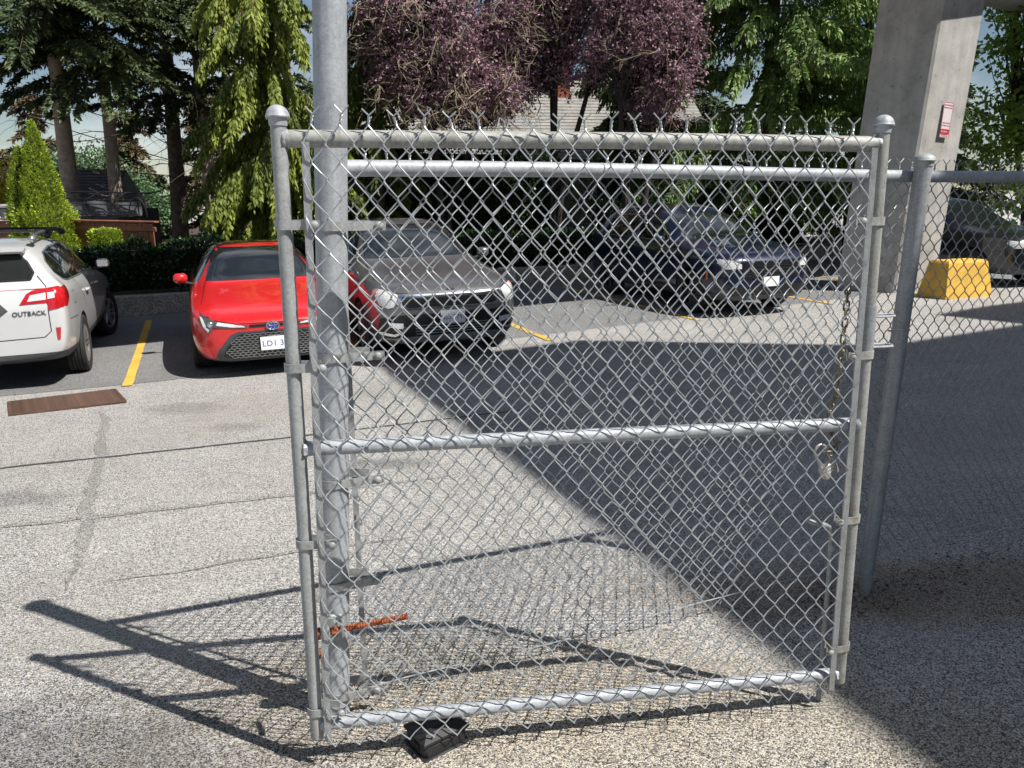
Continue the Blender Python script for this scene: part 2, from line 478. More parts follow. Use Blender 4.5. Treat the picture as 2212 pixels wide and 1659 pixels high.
def worn_paint(name, c, under):
    m, nt, b = nmat(name); L = nt.links.new
    tc = nt.nodes.new('ShaderNodeTexCoord')
    n = nt.nodes.new('ShaderNodeTexNoise'); n.inputs['Scale'].default_value = 55; n.inputs['Detail'].default_value = 6; n.inputs['Roughness'].default_value = .75
    n2 = nt.nodes.new('ShaderNodeTexNoise'); n2.inputs['Scale'].default_value = 3.5; n2.inputs['Detail'].default_value = 5
    L(tc.outputs['Object'], n.inputs['Vector']); L(tc.outputs['Object'], n2.inputs['Vector'])
    a = nt.nodes.new('ShaderNodeMath'); a.operation = 'MULTIPLY_ADD'; a.inputs[1].default_value = .8; L(n2.outputs['Fac'], a.inputs[0]); L(n.outputs['Fac'], a.inputs[2])
    r = ramp(nt, [(1.02, (0, 0, 0)), (1.09, (1, 1, 1))]); L(a.outputs[0], r.inputs['Fac'])
    v = ramp(nt, [(.3, tuple(q * .72 for q in c)), (.65, c)]); L(n2.outputs['Fac'], v.inputs['Fac'])
    mx = nt.nodes.new('ShaderNodeMix'); mx.data_type = 'RGBA'; mx.inputs[7].default_value = (*under, 1)
    L(r.outputs['Color'], mx.inputs[0]); L(v.outputs['Color'], mx.inputs[6]); L(mx.outputs[2], b.inputs['Base Color'])
    b.inputs['Roughness'].default_value = .8
    bp = nt.nodes.new('ShaderNodeBump'); bp.inputs['Strength'].default_value = .5; bp.inputs['Distance'].default_value = .004; L(n.outputs['Fac'], bp.inputs['Height']); L(bp.outputs['Normal'], b.inputs['Normal'])
    return m
M['paint_yellow'] = worn_paint('road_paint_yellow', (0.70, 0.42, 0.065), (0.14, 0.135, 0.125))
M['concrete'] = concrete('grey_concrete', (0.44, 0.43, 0.415), streak=.35)
M['aggregate'] = concrete('aggregate_concrete', (0.36, 0.345, 0.315), aggregate=True, streak=False)
M['earth'] = simple('earth', (0.055, 0.042, 0.03), rough=.95, var=.5, scale=8, bump=.6)
M['grate'] = simple('rusted_grate', (0.085, 0.045, 0.03), rough=.8, var=.35, scale=14, bump=.3)
M['black'] = simple('matt_black', (0.01, 0.01, 0.01), rough=.9)
# ------------------------------------------------------------------ ground
U = Vector((0.37, -0.929, 0))            # along a parking stall, from the wall to its open end
V = Vector((0.874, 0.486, 0)).normalized()  # along the row of stalls
def gz(x, y):
    t = min(max((y - 2.0) / 6.5, 0), 1)
    return t * (-.33 + .02 * min(max(x, -7), 8))
def lin(a, b, n): return [a + (b - a) * i / n for i in range(n + 1)]
def sheet(xs, ys, dz, keep=None):
    mb = MB()
    vs = [(x, y, gz(x, y) + dz) for y in ys for x in xs]
    n = len(xs); fs = []
    for j in range(len(ys) - 1):
        for i in range(n - 1):
            fs.append((j * n + i, j * n + i + 1, (j + 1) * n + i + 1, (j + 1) * n + i))
    return mb.add(vs, fs)
gx = [-900, -300, -100, -40, -20] + lin(-12, 12, 48) + [20, 40, 100, 300, 900]
gy = [-400, -100, -30, -10, -4] + lin(0, 12, 48) + [14, 18, 25, 40, 80, 200, 1200]
g = sheet(gx, gy, 0).build('ground', M['asphalt'], smooth=60); tag(g, kind='structure')

def drape(poly, dz, step=0.5):
    """flat outline cut by a grid and laid on the sloping ground"""
    bm = bmesh.new()
    bm.faces.new([bm.verts.new((p[0], p[1], 0)) for p in poly])
    xs = [p[0] for p in poly]; ys = [p[1] for p in poly]
    for ax, lo, hi in ((0, min(xs), max(xs)), (1, min(ys), max(ys))):
        n = int((hi - lo) / step)
        for k in range(1, n + 1):
            co = [0, 0, 0]; no = [0, 0, 0]; co[ax] = lo + (hi - lo) * k / (n + 1); no[ax] = 1
            bmesh.ops.bisect_plane(bm, geom=bm.verts[:] + bm.edges[:] + bm.faces[:], plane_co=co, plane_no=no)
    for yy in (2.0, 8.5):
        bmesh.ops.bisect_plane(bm, geom=bm.verts[:] + bm.edges[:] + bm.faces[:], plane_co=(0, yy, 0), plane_no=(0, 1, 0))
    for v in bm.verts: v.co.z = gz(v.co.x, v.co.y) + dz
    bmesh.ops.recalc_face_normals(bm, faces=bm.faces[:])
    if bm.faces and sum(f.normal.z for f in bm.faces) < 0:
        bmesh.ops.reverse_faces(bm, faces=bm.faces[:])
    me = bpy.data.meshes.new('sheet'); bm.to_mesh(me); bm.free()
    return me
def P2(v): return (v.x, v.y)
bay0 = Vector((-4.30, 8.32, 0))
rnd = random.Random(4)
edge = [bay0 + V * t + U * rnd.uniform(-.02, .02) for t in lin(-9, 20, 40)]
back = [Vector((20, 29.5, 0)), Vector((-16, 9.5, 0))]
o = from_mesh('parking_bays', drape([P2(p) for p in edge + back], .004, .5), M['asphalt_bay']); tag(o, kind='structure')
# painted stall lines
def stall_line(a, b, w=.105):
    a = Vector((*a, 0)); b = Vector((*b, 0)); s = Vector((b.y - a.y, a.x - b.x, 0)).normalized() * w / 2
    n = 26; r = random.Random(int(a.x * 100)); p1 = []; p2 = []
    for k in range(n + 1):
        q = a.lerp(b, k / n)
        p1.append(P2(q + s * r.uniform(.88, 1.05))); p2.append(P2(q - s * r.uniform(.88, 1.05)))
    return from_mesh('painted_line', drape(p1 + p2[::-1], .011, .5), M['paint_yellow'], g)
stall_line((-4.24, 8.21), (-6.22, 13.05))
stall_line((-1.94, 9.75), (-3.85, 14.5))
stall_line((.54, 10.47), (-1.35, 15.3))
stall_line((2.93, 11.91), (1.09, 16.65))
stall_line((5.6, 13.35), (3.75, 18.0))
stall_line((8.2, 14.6), (6.35, 19.4))
# sealed cracks, plus an overhead wire's shadow painted on as the first dark strip
def ground_strip(pts, w, seed, parent, mat='tar', jit=.006):  # 'tar' is the dark tone for the overhead wire's shadow
    r = random.Random(seed); pts = [Vector((*p, 0)) for p in pts]; L1 = []; L2 = []
    dense = []
    for a, b in zip(pts[:-1], pts[1:]):
        n = max(2, int((b - a).length / .12))
        for k in range(n): dense.append(a.lerp(b, k / n))
    dense.append(pts[-1])
    for i, q in enumerate(dense):
        t = dense[min(i + 1, len(dense) - 1)] - dense[max(i - 1, 0)]
        s = Vector((-t.y, t.x, 0)).normalized()
        off = s * r.uniform(-jit, jit); e = min(1, i / 4, (len(dense) - 1 - i) / 4) + .08
        L1.append(P2(q + off + s * w * .5 * e * r.uniform(.6, 1.2))); L2.append(P2(q + off - s * w * .5 * e * r.uniform(.6, 1.2)))
    return from_mesh('crack_and_wire_shadow', drape(L1 + L2[::-1], .004, .8), M[mat], parent)
ground_strip([(-5.2, 4.4), (-3.57, 5.06), (-1.76, 5.84), (-.72, 6.34), (.3, 6.8)], .034, 1, g)  # thin cast shadow of an overhead wire, laid down as dark colour
ground_strip([(-1.91, 3.22), (-1.6, 3.33), (-1.35, 3.46), (-1.09, 3.57), (-.5, 3.75)], .03, 3, g, 'old_patch', .01)
ground_strip([(-3.9, 7.0), (-3.62, 6.55), (-3.2, 5.7), (-2.75, 4.8), (-2.4, 4.0), (-2.0, 3.15)], .075, 6, g, 'old_patch', .025)
ground_strip([(-4.4, 3.2), (-2.82, 3.92), (-1.36, 4.44), (-.4, 4.8)], .05, 8, g, 'old_patch', .012)
# drain grate
gr = empty('drain_grate', (-4.415, 7.35, 0), math.atan2(.56, .81), 'rusty brown slotted drain grate set in the asphalt behind the white car', 'drain')
gr.rotation_euler = (math.atan2(gz(-4.6, 7.9) - gz(-4.2, 6.9), 1.08), math.atan2(gz(-4.6, 7.35) - gz(-4.2, 7.6), .5) * .3, math.atan2(.54, .81))
gr.location.z = gz(-4.415, 7.35) + .004
W_, D_ = .98, .80
mb = MB()
for y in (-D_ / 2 + .015, D_ / 2 - .015): mb.box((0, y, .006), (W_, .03, .024), b=.003)
for x in (-W_ / 2 + .015, 0, W_ / 2 - .015): mb.box((x, 0, .0065), (.03, D_ - .062, .023), b=.003)
mb.build('frame', M['grate'], gr)
mb = MB(); mb.box((0, 0, -.002), (W_ - .03, D_ - .03, .008)); mb.build('sump', M['black'], gr)
slat = None
for k in range(22):
    y = -D_ / 2 + .04 + k * (D_ - .08) / 21
    if slat is None:
        s_ = MB().box((0, 0, .0), (W_ - .062, .013, .014), b=.003)
        for q in range(24):
            s_.box((-W_ / 2 + .05 + q * .0385, .013, -.001), (.009, .014, .011))
        slat = s_.build('slat', M['grate'], gr); s_o = slat
    else:
        s_o = bpy.data.objects.new('slat', slat.data); link(s_o, gr)
    s_o.location = (0, y, .010)

# loose stones and leaf litter
def stones(name, n, area, size, mat, seed):
    rg = random.Random(seed); mb = MB()
    for k in range(n):
        x, y = area(rg); r = size * rg.uniform(.5, 1.5) * (2 if rg.random() < .05 else 1)
        pts = []
        for a in range(5):
            t = a / 5 * 6.28 + rg.uniform(-.4, .4); q = r * rg.uniform(.7, 1.2); pts.append((x + q * math.cos(t), y + q * math.sin(t), gz(x, y) + .001))
        tp = [(x + (p[0] - x) * .55, y + (p[1] - y) * .55, gz(x, y) + r * rg.uniform(.5, .9)) for p in pts]
        mb.add(pts + tp, [(5, 6, 7, 8, 9)] + [(i, (i + 1) % 5, 5 + (i + 1) % 5, 5 + i) for i in range(5)])
    o = mb.build(name, mat, smooth=None); tag(o, kind='stuff'); return o
M['stone'] = simple('loose_stone', (0.26, 0.25, 0.23), .8, var=.5, scale=25)
M['litter'] = simple('leaf_litter', (0.085, 0.042, 0.022), .9, var=.6, scale=30)
o = stones('gravel', 420, lambda r: (r.uniform(-2.4, 3.2), 1.6 + abs(r.gauss(0, 1.0))), .0045, M['stone'], 3); tag(o, 'loose small stones scattered on the asphalt round the gate', 'gravel')
o = stones('gravel', 500, lambda r: (lambda s: (-.59 + .9175 * s + r.gauss(0, .03), 2.235 + .397 * s + r.gauss(0, .09) - .06))(r.uniform(.6, 4.2)), .006, M['stone'], 5); tag(o, 'gritty stones gathered along the foot of the weathered fence', 'gravel')
rg_ = np.random.default_rng(8)
mb = MB(); r_ = random.Random(9)
for k in range(520):
    s_ = 2.0 + abs(r_.gauss(.35, .55)); x = -.59 + .9175 * s_ + r_.gauss(0, .06); y = 2.235 + .397 * s_ + r_.gauss(-.08, .10); z = gz(x, y) + r_.uniform(.002, .014)
    a = r_.uniform(0, 6.28); l = r_.uniform(.008, .024); w = l * r_.uniform(.3, .6); c, q = math.cos(a), math.sin(a); tz = r_.uniform(-.006, .008)
    mb.add([(x, y, z), (x + l * .5 * c - w * .5 * q, y + l * .5 * q + w * .5 * c, z + tz), (x + l * c, y + l * q, z + tz * .3), (x + l * .5 * c + w * .5 * q, y + l * .5 * q - w * .5 * c, z + .003)], [(0, 1, 2, 3)])
o = mb.build('leaf_litter', M['litter'], smooth=None); tag(o, 'brown dead leaves gathered at the foot of the dark fence post', 'leaf litter', kind='stuff')
# ------------------------------------------------------------------ elevated guideway, column, distant block
def wpt(x, y): return (x, y)
def off(p, d, t): return (p[0] + d.x * t, p[1] + d.y * t)
NV = Vector((-V.y, V.x, 0))
gw = empty('elevated_guideway', (7.4, 15.6, gz(7.4, 15.6)), 0, 'tall grey concrete column carrying an elevated guideway slab at the right', 'column')
def loc(p, z=0): return Vector((p[0] - 7.4, p[1] - 15.6, z - gw.location.z))
# column: a broad shaft with a shallow arris towards the viewer
foot = [(6.62, 15.35), (7.38, 14.63), (7.44, 14.62), (8.36, 15.02), (8.68, 15.9), (7.6, 16.6), (7.05, 16.2)]
mb = MB(); n = len(foot); vs = []; fs = []
lv = lin(gw.location.z - .2, 5.9, 12)
for i, z in enumerate(lv):
    k = 1.0; cx_, cy_ = 7.5, 15.7
    for x, y in foot:
        vs.append(loc((cx_ + (x - cx_) * k + .048 * (z - 2.8), cy_ + (y - cy_) * k), z))
for i in range(len(lv) - 1):
    for k in range(n): fs.append((i * n + k, i * n + (k + 1) % n, (i + 1) * n + (k + 1) % n, (i + 1) * n + k))
fs.append(tuple(reversed(range(n))))
mb.add(vs, fs); mb.build('column', M['concrete'], gw, smooth=12)
p0 = (-1.04, 9.0); 
a0 = off(p0, V, -9); a1 = off(p0, V, 26); b1 = off(a1, NV, 3.25); b0 = off(a0, NV, 3.25)
mb = MB(); mb.prism([tuple(loc(p).xy) for p in (a0, a1, b1, b0)], 5.86 - gw.location.z, 7.1 - gw.location.z)
mb.build('guideway_slab', M['concrete'], gw, smooth=20)
for q in (0, 3.05):
    mb = MB(); c0 = off(a0, NV, q); c1 = off(a1, NV, q); c2 = off(c1, NV, .2); c3 = off(c0, NV, .2)
    mb.prism([tuple(loc(p).xy) for p in (c0, c1, c2, c3)], 7.103 - gw.location.z, 7.9 - gw.location.z); mb.build('parapet', M['concrete'], gw, smooth=20)
# the parking notice fixed to the column
sgn = empty('parking_sign', (0, 0, 0), 0, 'narrow white and red parking notice fixed to the concrete column', 'sign')
M['sign_white'] = simple('sign_white', (0.72, 0.66, 0.66), .45); M['sign_red'] = simple('sign_red', (0.50, 0.03, 0.06), .45)
fa = Vector((7.44, 14.62, 0)); fb = Vector((8.36, 15.02, 0)); fd = (fb - fa).normalized(); fn = Vector((fd.y, -fd.x, 0))
sc_ = fa.lerp(fb, .50) + fn * .035
sgn.location = (sc_.x + .008, sc_.y, 2.66); sgn.rotation_euler = (0, RAD(2.7), math.atan2(fd.y, fd.x))
MB().box((0, .0, .30), (.24, .006, .62), b=.002).build('panel', M['sign_white'], sgn)
for z, h in ((.604, .008), (-.004, .008)): MB().box((0, -.004, z), (.232, .003, h)).build('border', M['sign_red'], sgn)
for x in (-.114, .114): MB().box((x, -.004, .30), (.006, .003, .597)).build('border', M['sign_red'], sgn)
MB().box((0, -.0045, .10), (.218, .004, .085)).build('brand_band', M['sign_red'], sgn)
TX = Matrix(((1, 0, 0, 0), (0, 0, -1, -.0045), (0, 1, 0, 0), (0, 0, 0, 1)))
for s_, z, sz in (('AUTHORIZED', .555, .036), ('PARKING ONLY', .510, .031), ('VIOLATORS', .245, .036), ('TOWED AWAY', .200, .034)):
    text_part('lettering', s_, sz, M['sign_red'], sgn, Matrix.Translation((0, 0, z)) @ TX, .0008)
text_part('lettering', 'Busters', .052, M['sign_white'], sgn, Matrix.Translation((-.02, -.003, .10)) @ TX, .001)
for z in (.045, .022): MB().box((0, -.0045, z), (.17, .002, .009)).build('small_print', M['sign_red'], sgn)
# yellow painted guard block at the column's foot
yb = empty('guard_block', (8.15, 14.15, gz(8.15, 14.15)), RAD(24), 'yellow painted concrete guard block at the foot of the column', 'barrier')
mb = MB(); vs = []
for z, ins in ((0, 0), (.12, .02), (.62, .10), (.66, .13)):
    for sx, sy in ((-1, -1), (1, -1), (1, 1), (-1, 1)): vs.append((sx * (.62 - ins), sy * (.30 - ins), z))
fs = [(3, 2, 1, 0), (12, 13, 14, 15)]
for i in range(3):
    for k in range(4): fs.append((i * 4 + k, i * 4 + (k + 1) % 4, i * 4 + 4 + (k + 1) % 4, i * 4 + 4 + k))
mb.add(vs, fs); mb.build('block', M['paint_yellow'], yb, smooth=20)

# the building to the right, out of the picture, that throws the broad shadow across the lot
ZB = 14.0
def up(p):   # point on the roof edge whose shadow falls at ground point p
    z = gz(*p); k = (ZB - z) / SUN.z
    return (p[0] + SUN.x * k, p[1] + SUN.y * k)
S0, S1, S2, S2b, S3, LO, TIP, UPP = [up(p) for p in ((-1.61, 9.11), (.92, 10.5), (4.41, 9.81), (5.13, 9.89), (7.45, 11.07), (7.15, 10.95), (6.67, 12.04), (7.9, 12.8))]
NEAR = up((1.23, 1.96)); d_ = Vector((NEAR[0] - S0[0], NEAR[1] - S0[1], 0)).normalized()
N2 = off(S0, d_, 26)
far = off(UPP, V, 20)
poly = [N2, S0, S1, S2, S2b, S3, TIP, UPP, far, off(far, d_, 34)]
M['render_wall'] = concrete('rendered_wall', (0.34, 0.33, 0.31))
bld = empty('apartment_block', (S0[0] + 6, S0[1] - 6, 0), 0, 'pale rendered apartment block beside the lot, outside the right edge', 'building')
mb = MB(); mb.prism([(p[0] - bld.location.x, p[1] - bld.location.y) for p in poly], -.4, ZB); mb.build('wall', M['render_wall'], bld, smooth=20)
M['winglass'] = simple('window_glass', (0.02, 0.025, 0.03), .06, coat=.5)
M['winframe'] = simple('window_frame_white', (0.6, 0.6, 0.58), .5)
dn = Vector((-d_.y, d_.x, 0))
if dn.x > 0: dn = -dn
wm_ = MB().box((0, 0, 0), (1.5, .05, 1.4)).mesh('pane'); wm_.materials.append(M['winglass'])
wf_ = MB().box((0, 0, .76), (1.7, .12, .1)).box((0, 0, -.76), (1.7, .12, .1)).box((.8, 0, 0), (.1, .12, 1.42)).box((-.8, 0, 0), (.1, .12, 1.42)).mesh('window'); wf_.materials.append(M['winframe'])
for fl in range(4):
    for k in range(6):
        p = off(S0, d_, 3 + k * 4)
        o = bpy.data.objects.new('window', wf_); link(o, bld)
        o.location = (p[0] - bld.location.x + dn.x * .03, p[1] - bld.location.y + dn.y * .03, 2.2 + fl * 3.2); o.rotation_euler = (0, 0, math.atan2(d_.y, d_.x))
        q = bpy.data.objects.new('pane', wm_); link(q, o)

# ------------------------------------------------------------------ low retaining wall, planting bed
W0 = Vector((-7.0, 13.42, 0)); WD = Vector((.876, .482, 0)).normalized(); WN = Vector((-WD.y, WD.x, 0))
wall = empty('retaining_wall', (*W0.xy, gz(*W0.xy)), math.atan2(WD.y, WD.x), 'low exposed aggregate concrete retaining wall behind the parked cars', 'wall')
k = -3
for k in range(-4, 9):
    p = W0 + WD * (k * 2.45)
    z = gz(*p.xy) - gz(*W0.xy)
    rg = random.Random(k)
    mb = MB(); mb.box((k * 2.45 + 1.22, .11 + rg.uniform(-.012, .012), z + .15), (2.425, .22, .44), Matrix.Rotation(RAD(rg.uniform(-.4, .4)), 3, 'Z'), b=.018)
    mb.build('wall_block', M['aggregate'], wall, smooth=30)
mb = MB()
bedp = [W0 - WD * 11 + WN * .2, W0 + WD * 22 + WN * .2, W0 + WD * 22 + WN * 40, W0 - WD * 11 + WN * 40]
vs = []
mb.add([(p.x, p.y, gz(*p.xy) + (.32 if i < 2 else .1)) for i, p in enumerate(bedp)] + [(p.x, p.y, -1.2) for p in bedp], [(0, 1, 2, 3), (0, 4, 5, 1), (2, 6, 7, 3), (1, 5, 6, 2), (3, 7, 4, 0)])
o = mb.build('planting_bed', M['earth'], smooth=None); tag(o, kind='structure')
# notice board leaning on the wall
ws = W0 + WD * 7.85 - WN * .03
wsn = empty('notice_board', (ws.x, ws.y, gz(*ws.xy) + .06), math.atan2(WD.y, WD.x) - RAD(22), 'small white notice board on the low wall beside the silver grey car', 'sign')
wsn.rotation_euler.x = RAD(-8)
MB().box((0, 0, .17), (.38, .012, .34), b=.003).build('board', simple('notice_white', (.62, .62, .60), .5), wsn)
for z, w, h in ((.285, .22, .022), (.225, .30, .014), (.17, .26, .018), (.10, .28, .012), (.065, .30, .008)):
    MB().box((.01, -.0075, z), (w, .002, h)).build('printed_line', simple('notice_ink', (.12, .12, .12), .6), wsn)

# ------------------------------------------------------------------ cedar board fence on the left
M['cedar'] = simple('stained_cedar', (0.30, 0.115, 0.068), rough=.7, var=.35, scale=3, bump=.4, bscale=40)
def board_fence(a, b, ztop, label):
    a = Vector((*a, 0)); b = Vector((*b, 0)); L_ = (b - a).length; d = (b - a).normalized()
    r0 = empty('board_fence', (*a.xy, 0), math.atan2(d.y, d.x), label, 'fence')
    n = int(L_ / .142); rg = random.Random(n)
    vers = []
    for q in range(4):
        m_ = MB().box((0, 0, 0), (.134, .020, 1.62), b=.003).mesh('board', 30); m_.materials.append(M['cedar']); vers.append(m_)
    for k in range(n):
        o = bpy.data.objects.new('board', vers[k % 4]); link(o, r0)
        o.location = (.07 + k * .142, rg.uniform(-.006, .006), ztop - .81 - .03 + rg.uniform(-.008, .004)); o.rotation_euler = (0, rg.uniform(-.006, .006), rg.uniform(-.03, .03))
    MB().box((L_ / 2, 0, ztop + .0), (L_, .12, .035), b=.006).build('cap_rail', M['cedar'], r0)
    MB().box((L_ / 2, -.035, ztop - .14), (L_, .035, .085), b=.006).build('top_rail', M['cedar'], r0)
    MB().box((L_ / 2, .035, ztop - 1.3), (L_, .035, .085), b=.006).build('bottom_rail', M['cedar'], r0)
    return r0
board_fence((-14.2, 18.3), (-6.9, 15.25), 1.12, 'red brown cedar board fence behind the hedge at the left')

# ------------------------------------------------------------------ houses
def shingle_roof(parent, p00, p10, p11, p01, rows, mat, name='roof', th=.014, seed=1):
    """roof slope of overlapping shingle courses; corners eave-left, eave-right, ridge-right, ridge-left"""
    p00, p10, p11, p01 = [Vector(p) for p in (p00, p10, p11, p01)]
    nrm = (p10 - p00).cross(p01 - p00).normalized()
    if nrm.z < 0: nrm = -nrm
    mb = MB(); rg = random.Random(seed)
    for r in range(rows):
        t0 = r / rows; t1 = min(1, (r + 1.25) / rows)
        a0 = p00.lerp(p01, t0); b0 = p10.lerp(p11, t0); a1 = p00.lerp(p01, t1); b1 = p10.lerp(p11, t1)
        n = max(8, int((b0 - a0).length / .32)); 
        for k in range(n):
            u0 = (k + (.5 if r % 2 else 0)) / n; u1 = min(1, u0 + .985 / n)
            if u0 >= 1: continue
            lift = nrm * (th + rg.uniform(0, .006))
            q = [a0.lerp(b0, u0), a0.lerp(b0, u1), a1.lerp(b1, u1), a1.lerp(b1, u0)]
            vs = [q[0] + lift, q[1] + lift, q[2], q[3], q[0], q[1]]
            mb.add(vs, [(0, 1, 2, 3), (4, 5, 1, 0)])
    return mb.build(name, mat, parent, smooth=None, kind='stuff')
M['shingle_dark'] = simple('dark_shingle', (0.035, 0.036, 0.042), rough=.85, var=.35, scale=1.6, bump=.4, bscale=60)
M['shingle_pale'] = simple('pale_shingle', (0.27, 0.26, 0.245), rough=.85, var=.25, scale=2.4, bump=.4, bscale=60)
M['stucco'] = concrete('pebble_stucco', (0.40, 0.385, 0.35), aggregate=True, streak=False)
M['fascia'] = simple('fascia', (0.05, 0.05, 0.055), .6)
M['brick_chimney'] = simple('red_brick', (0.33, 0.095, 0.05), .85, var=.3, scale=9, bump=.3)
M['white_siding'] = simple('white_siding', (0.6, 0.6, 0.6), .6, var=.06, scale=4)
h1 = empty('house', (-17, 26, 0), 0, 'low house with dark shingle roof behind the tree trunks on the left', 'house')
MB().box((-.6, 1.6, .0), (8.0, 4.6, 1.7)).build('wall', M['white_siding'], h1)
shingle_roof(h1, (-5.2, -1.6, 1.02), (4.25, -1.6, .92), (3.8, 1.3, 2.42), (-5.2, 1.3, 2.62), 16, M['shingle_dark'], th=.02)
MB().prism([(-5.2, -1.55), (4.2, -1.55), (3.75, 1.3), (-5.2, 1.3)], .86, .90).build('soffit', M['fascia'], h1)
mb = MB(); mb.add([(3.8, 1.3, 2.40), (4.25, -1.6, .90), (3.3, 4.2, .9), (-5.2, 1.3, 2.58), (-5.2, 4.2, .9)], [(0, 1, 2), (0, 2, 4, 3)]); mb.build('gable', M['fascia'], h1, smooth=None)
h2 = empty('house', (.9, 27.0, 0), RAD(4), 'house with sunlit pale shingle roof and red chimney seen through the plum trees', 'house')
MB().box((0, 2.6, 1.2), (11.2, 5.0, 3.3)).build('wall', M['stucco'], h2)
shingle_roof(h2, (-6.2, -.75, 2.72), (6.2, -.75, 2.72), (5.6, 3.0, 5.75), (-5.6, 3.0, 5.75), 26, M['shingle_pale'], th=.02, seed=5)
MB().box((0, -.72, 2.62), (12.5, .06, .2)).build('fascia_board', M['fascia'], h2)
MB().box((0, -.28, 2.54), (12.3, .80, .02)).build('soffit', M['fascia'], h2)
mb = MB(); mb.add([(-6.2, -.7, 2.65), (6.2, -.7, 2.65), (5.6, 3, 5.68), (-5.6, 3, 5.68), (-6.2, 6, 2.65), (6.2, 6, 2.65)], [(1, 5, 2), (0, 3, 4), (2, 5, 4, 3), (0, 1, 2, 3)]); mb.build('rear_roof', M['fascia'], h2, smooth=None)
ch = MB().box((1.0, 2.3, 5.5), (.62, .62, 2.2), b=.01).build('chimney', M['brick_chimney'], h2)
MB().box((1.0, 2.3, 6.63), (.74, .74, .09), b=.01).build('chimney_cap', M['concrete'], ch)
for x, w in ((-1.6, 1.9), (2.7, 1.5), (-4.3, 1.3)):
    wd = MB().box((x, .085, 1.3), (w, .06, 1.25), b=.01).build('window', M['winframe'], h2)
    for s in (-1, 1): MB().box((x + s * w * .235, .05, 1.3), (w * .43, .03, 1.08)).build('pane', M['winglass'], wd)
# white shed at the far left
sh = empty('shed', (-13.0, 19.6, 0), RAD(8), 'white corrugated shed behind the fence at the left edge', 'shed')
MB().box((0, 0, .35), (2.2, 1.6, 1.9)).build('wall', M['white_siding'], sh)
for k in range(15): MB().box((-1.02 + k * .146, -.812, .35), (.05, .02, 1.88), b=.008).build('rib', M['white_siding'], sh)
MB().box((0, 0, 1.35), (2.4, 1.8, .07), b=.01).build('roof', simple('grey_roof', (.33, .33, .33), .6), sh)
# tarp-covered frame shelter behind the fence
fr = empty('frame_shelter', (-10.35, 18.9, 0), RAD(-2), 'black metal frame shelter with grey tarpaulin behind the board fence', 'shelter')
M['bar_black'] = simple('black_steel', (0.015, 0.015, 0.017), .45)
M['tarp'] = simple('grey_tarpaulin', (0.11, 0.115, 0.125), .55, var=.3, scale=3, bump=.5, bscale=7)
for x in (-1.25, -.55, .15, .85, 1.42):
    MB().tube([(x, 0, -.3), (x, 0, 1.45 + .05 * math.cos(x)), (x + .02, .5, 1.66), (x, 1.2, 1.70)], .016, 8).build('upright', M['bar_black'], fr)
for z in (1.16, 1.40, 1.52):
    MB().tube([(-1.35, -.02, z + .06), (1.5, -.02, z - .03)], .012, 8).build('rail', M['bar_black'], fr)
MB().tube([(-1.35, .6, 1.70), (1.5, .6, 1.66)], .018, 8).build('ridge', M['bar_black'], fr)
MB().tube([(1.42 + .22 * math.cos(a), -.05, 1.10 + .45 * math.sin(a)) for a in lin(0, math.pi, 16)], .016, 8).build('hoop', M['bar_black'], fr)
mb = MB(); vs = []; fs = []
xs = lin(-1.35, 1.45, 24); zs = lin(1.12, 1.46, 5)
for z in zs:
    for x in xs: vs.append((x, .06 + .03 * math.sin(9 * x + 11 * z) + .02 * math.sin(23 * x), z + .02 * math.sin(5 * x)))
for j in range(5):
    for i in range(24): fs.append((j * 25 + i, j * 25 + i + 1, (j + 1) * 25 + i + 1, (j + 1) * 25 + i))
mb.add(vs, fs); mb.build('tarpaulin', M['tarp'], fr, smooth=60)
MB().box((.1, .9, .75), (2.7, .05, 1.1)).build('back_sheet', M['bar_black'], fr)
# overhead cables at the left
for i, (a, b, sag, lab) in enumerate((((-17, 24, 5.6), (-6, 25.5, 2.4), .35, 'upper overhead cable crossing the firs at the left'), ((-17, 23.5, 4.9), (-6, 25, 1.6), .3, 'middle overhead cable crossing the firs at the left'), ((-17, 24, 2.9), (-6, 25.5, 2.0), .2, 'lowest overhead cable above the dark shingle roof'))):
    a = Vector(a); b = Vector(b); mb = MB()
    mb.tube([a.lerp(b, t) - Vector((0, 0, sag * 4 * t * (1 - t))) for t in lin(0, 1, 24)], .014, 5)
    o = mb.build('overhead_cable', M['bar_black']); tag(o, lab, 'cable', 'overhead cables at the left')
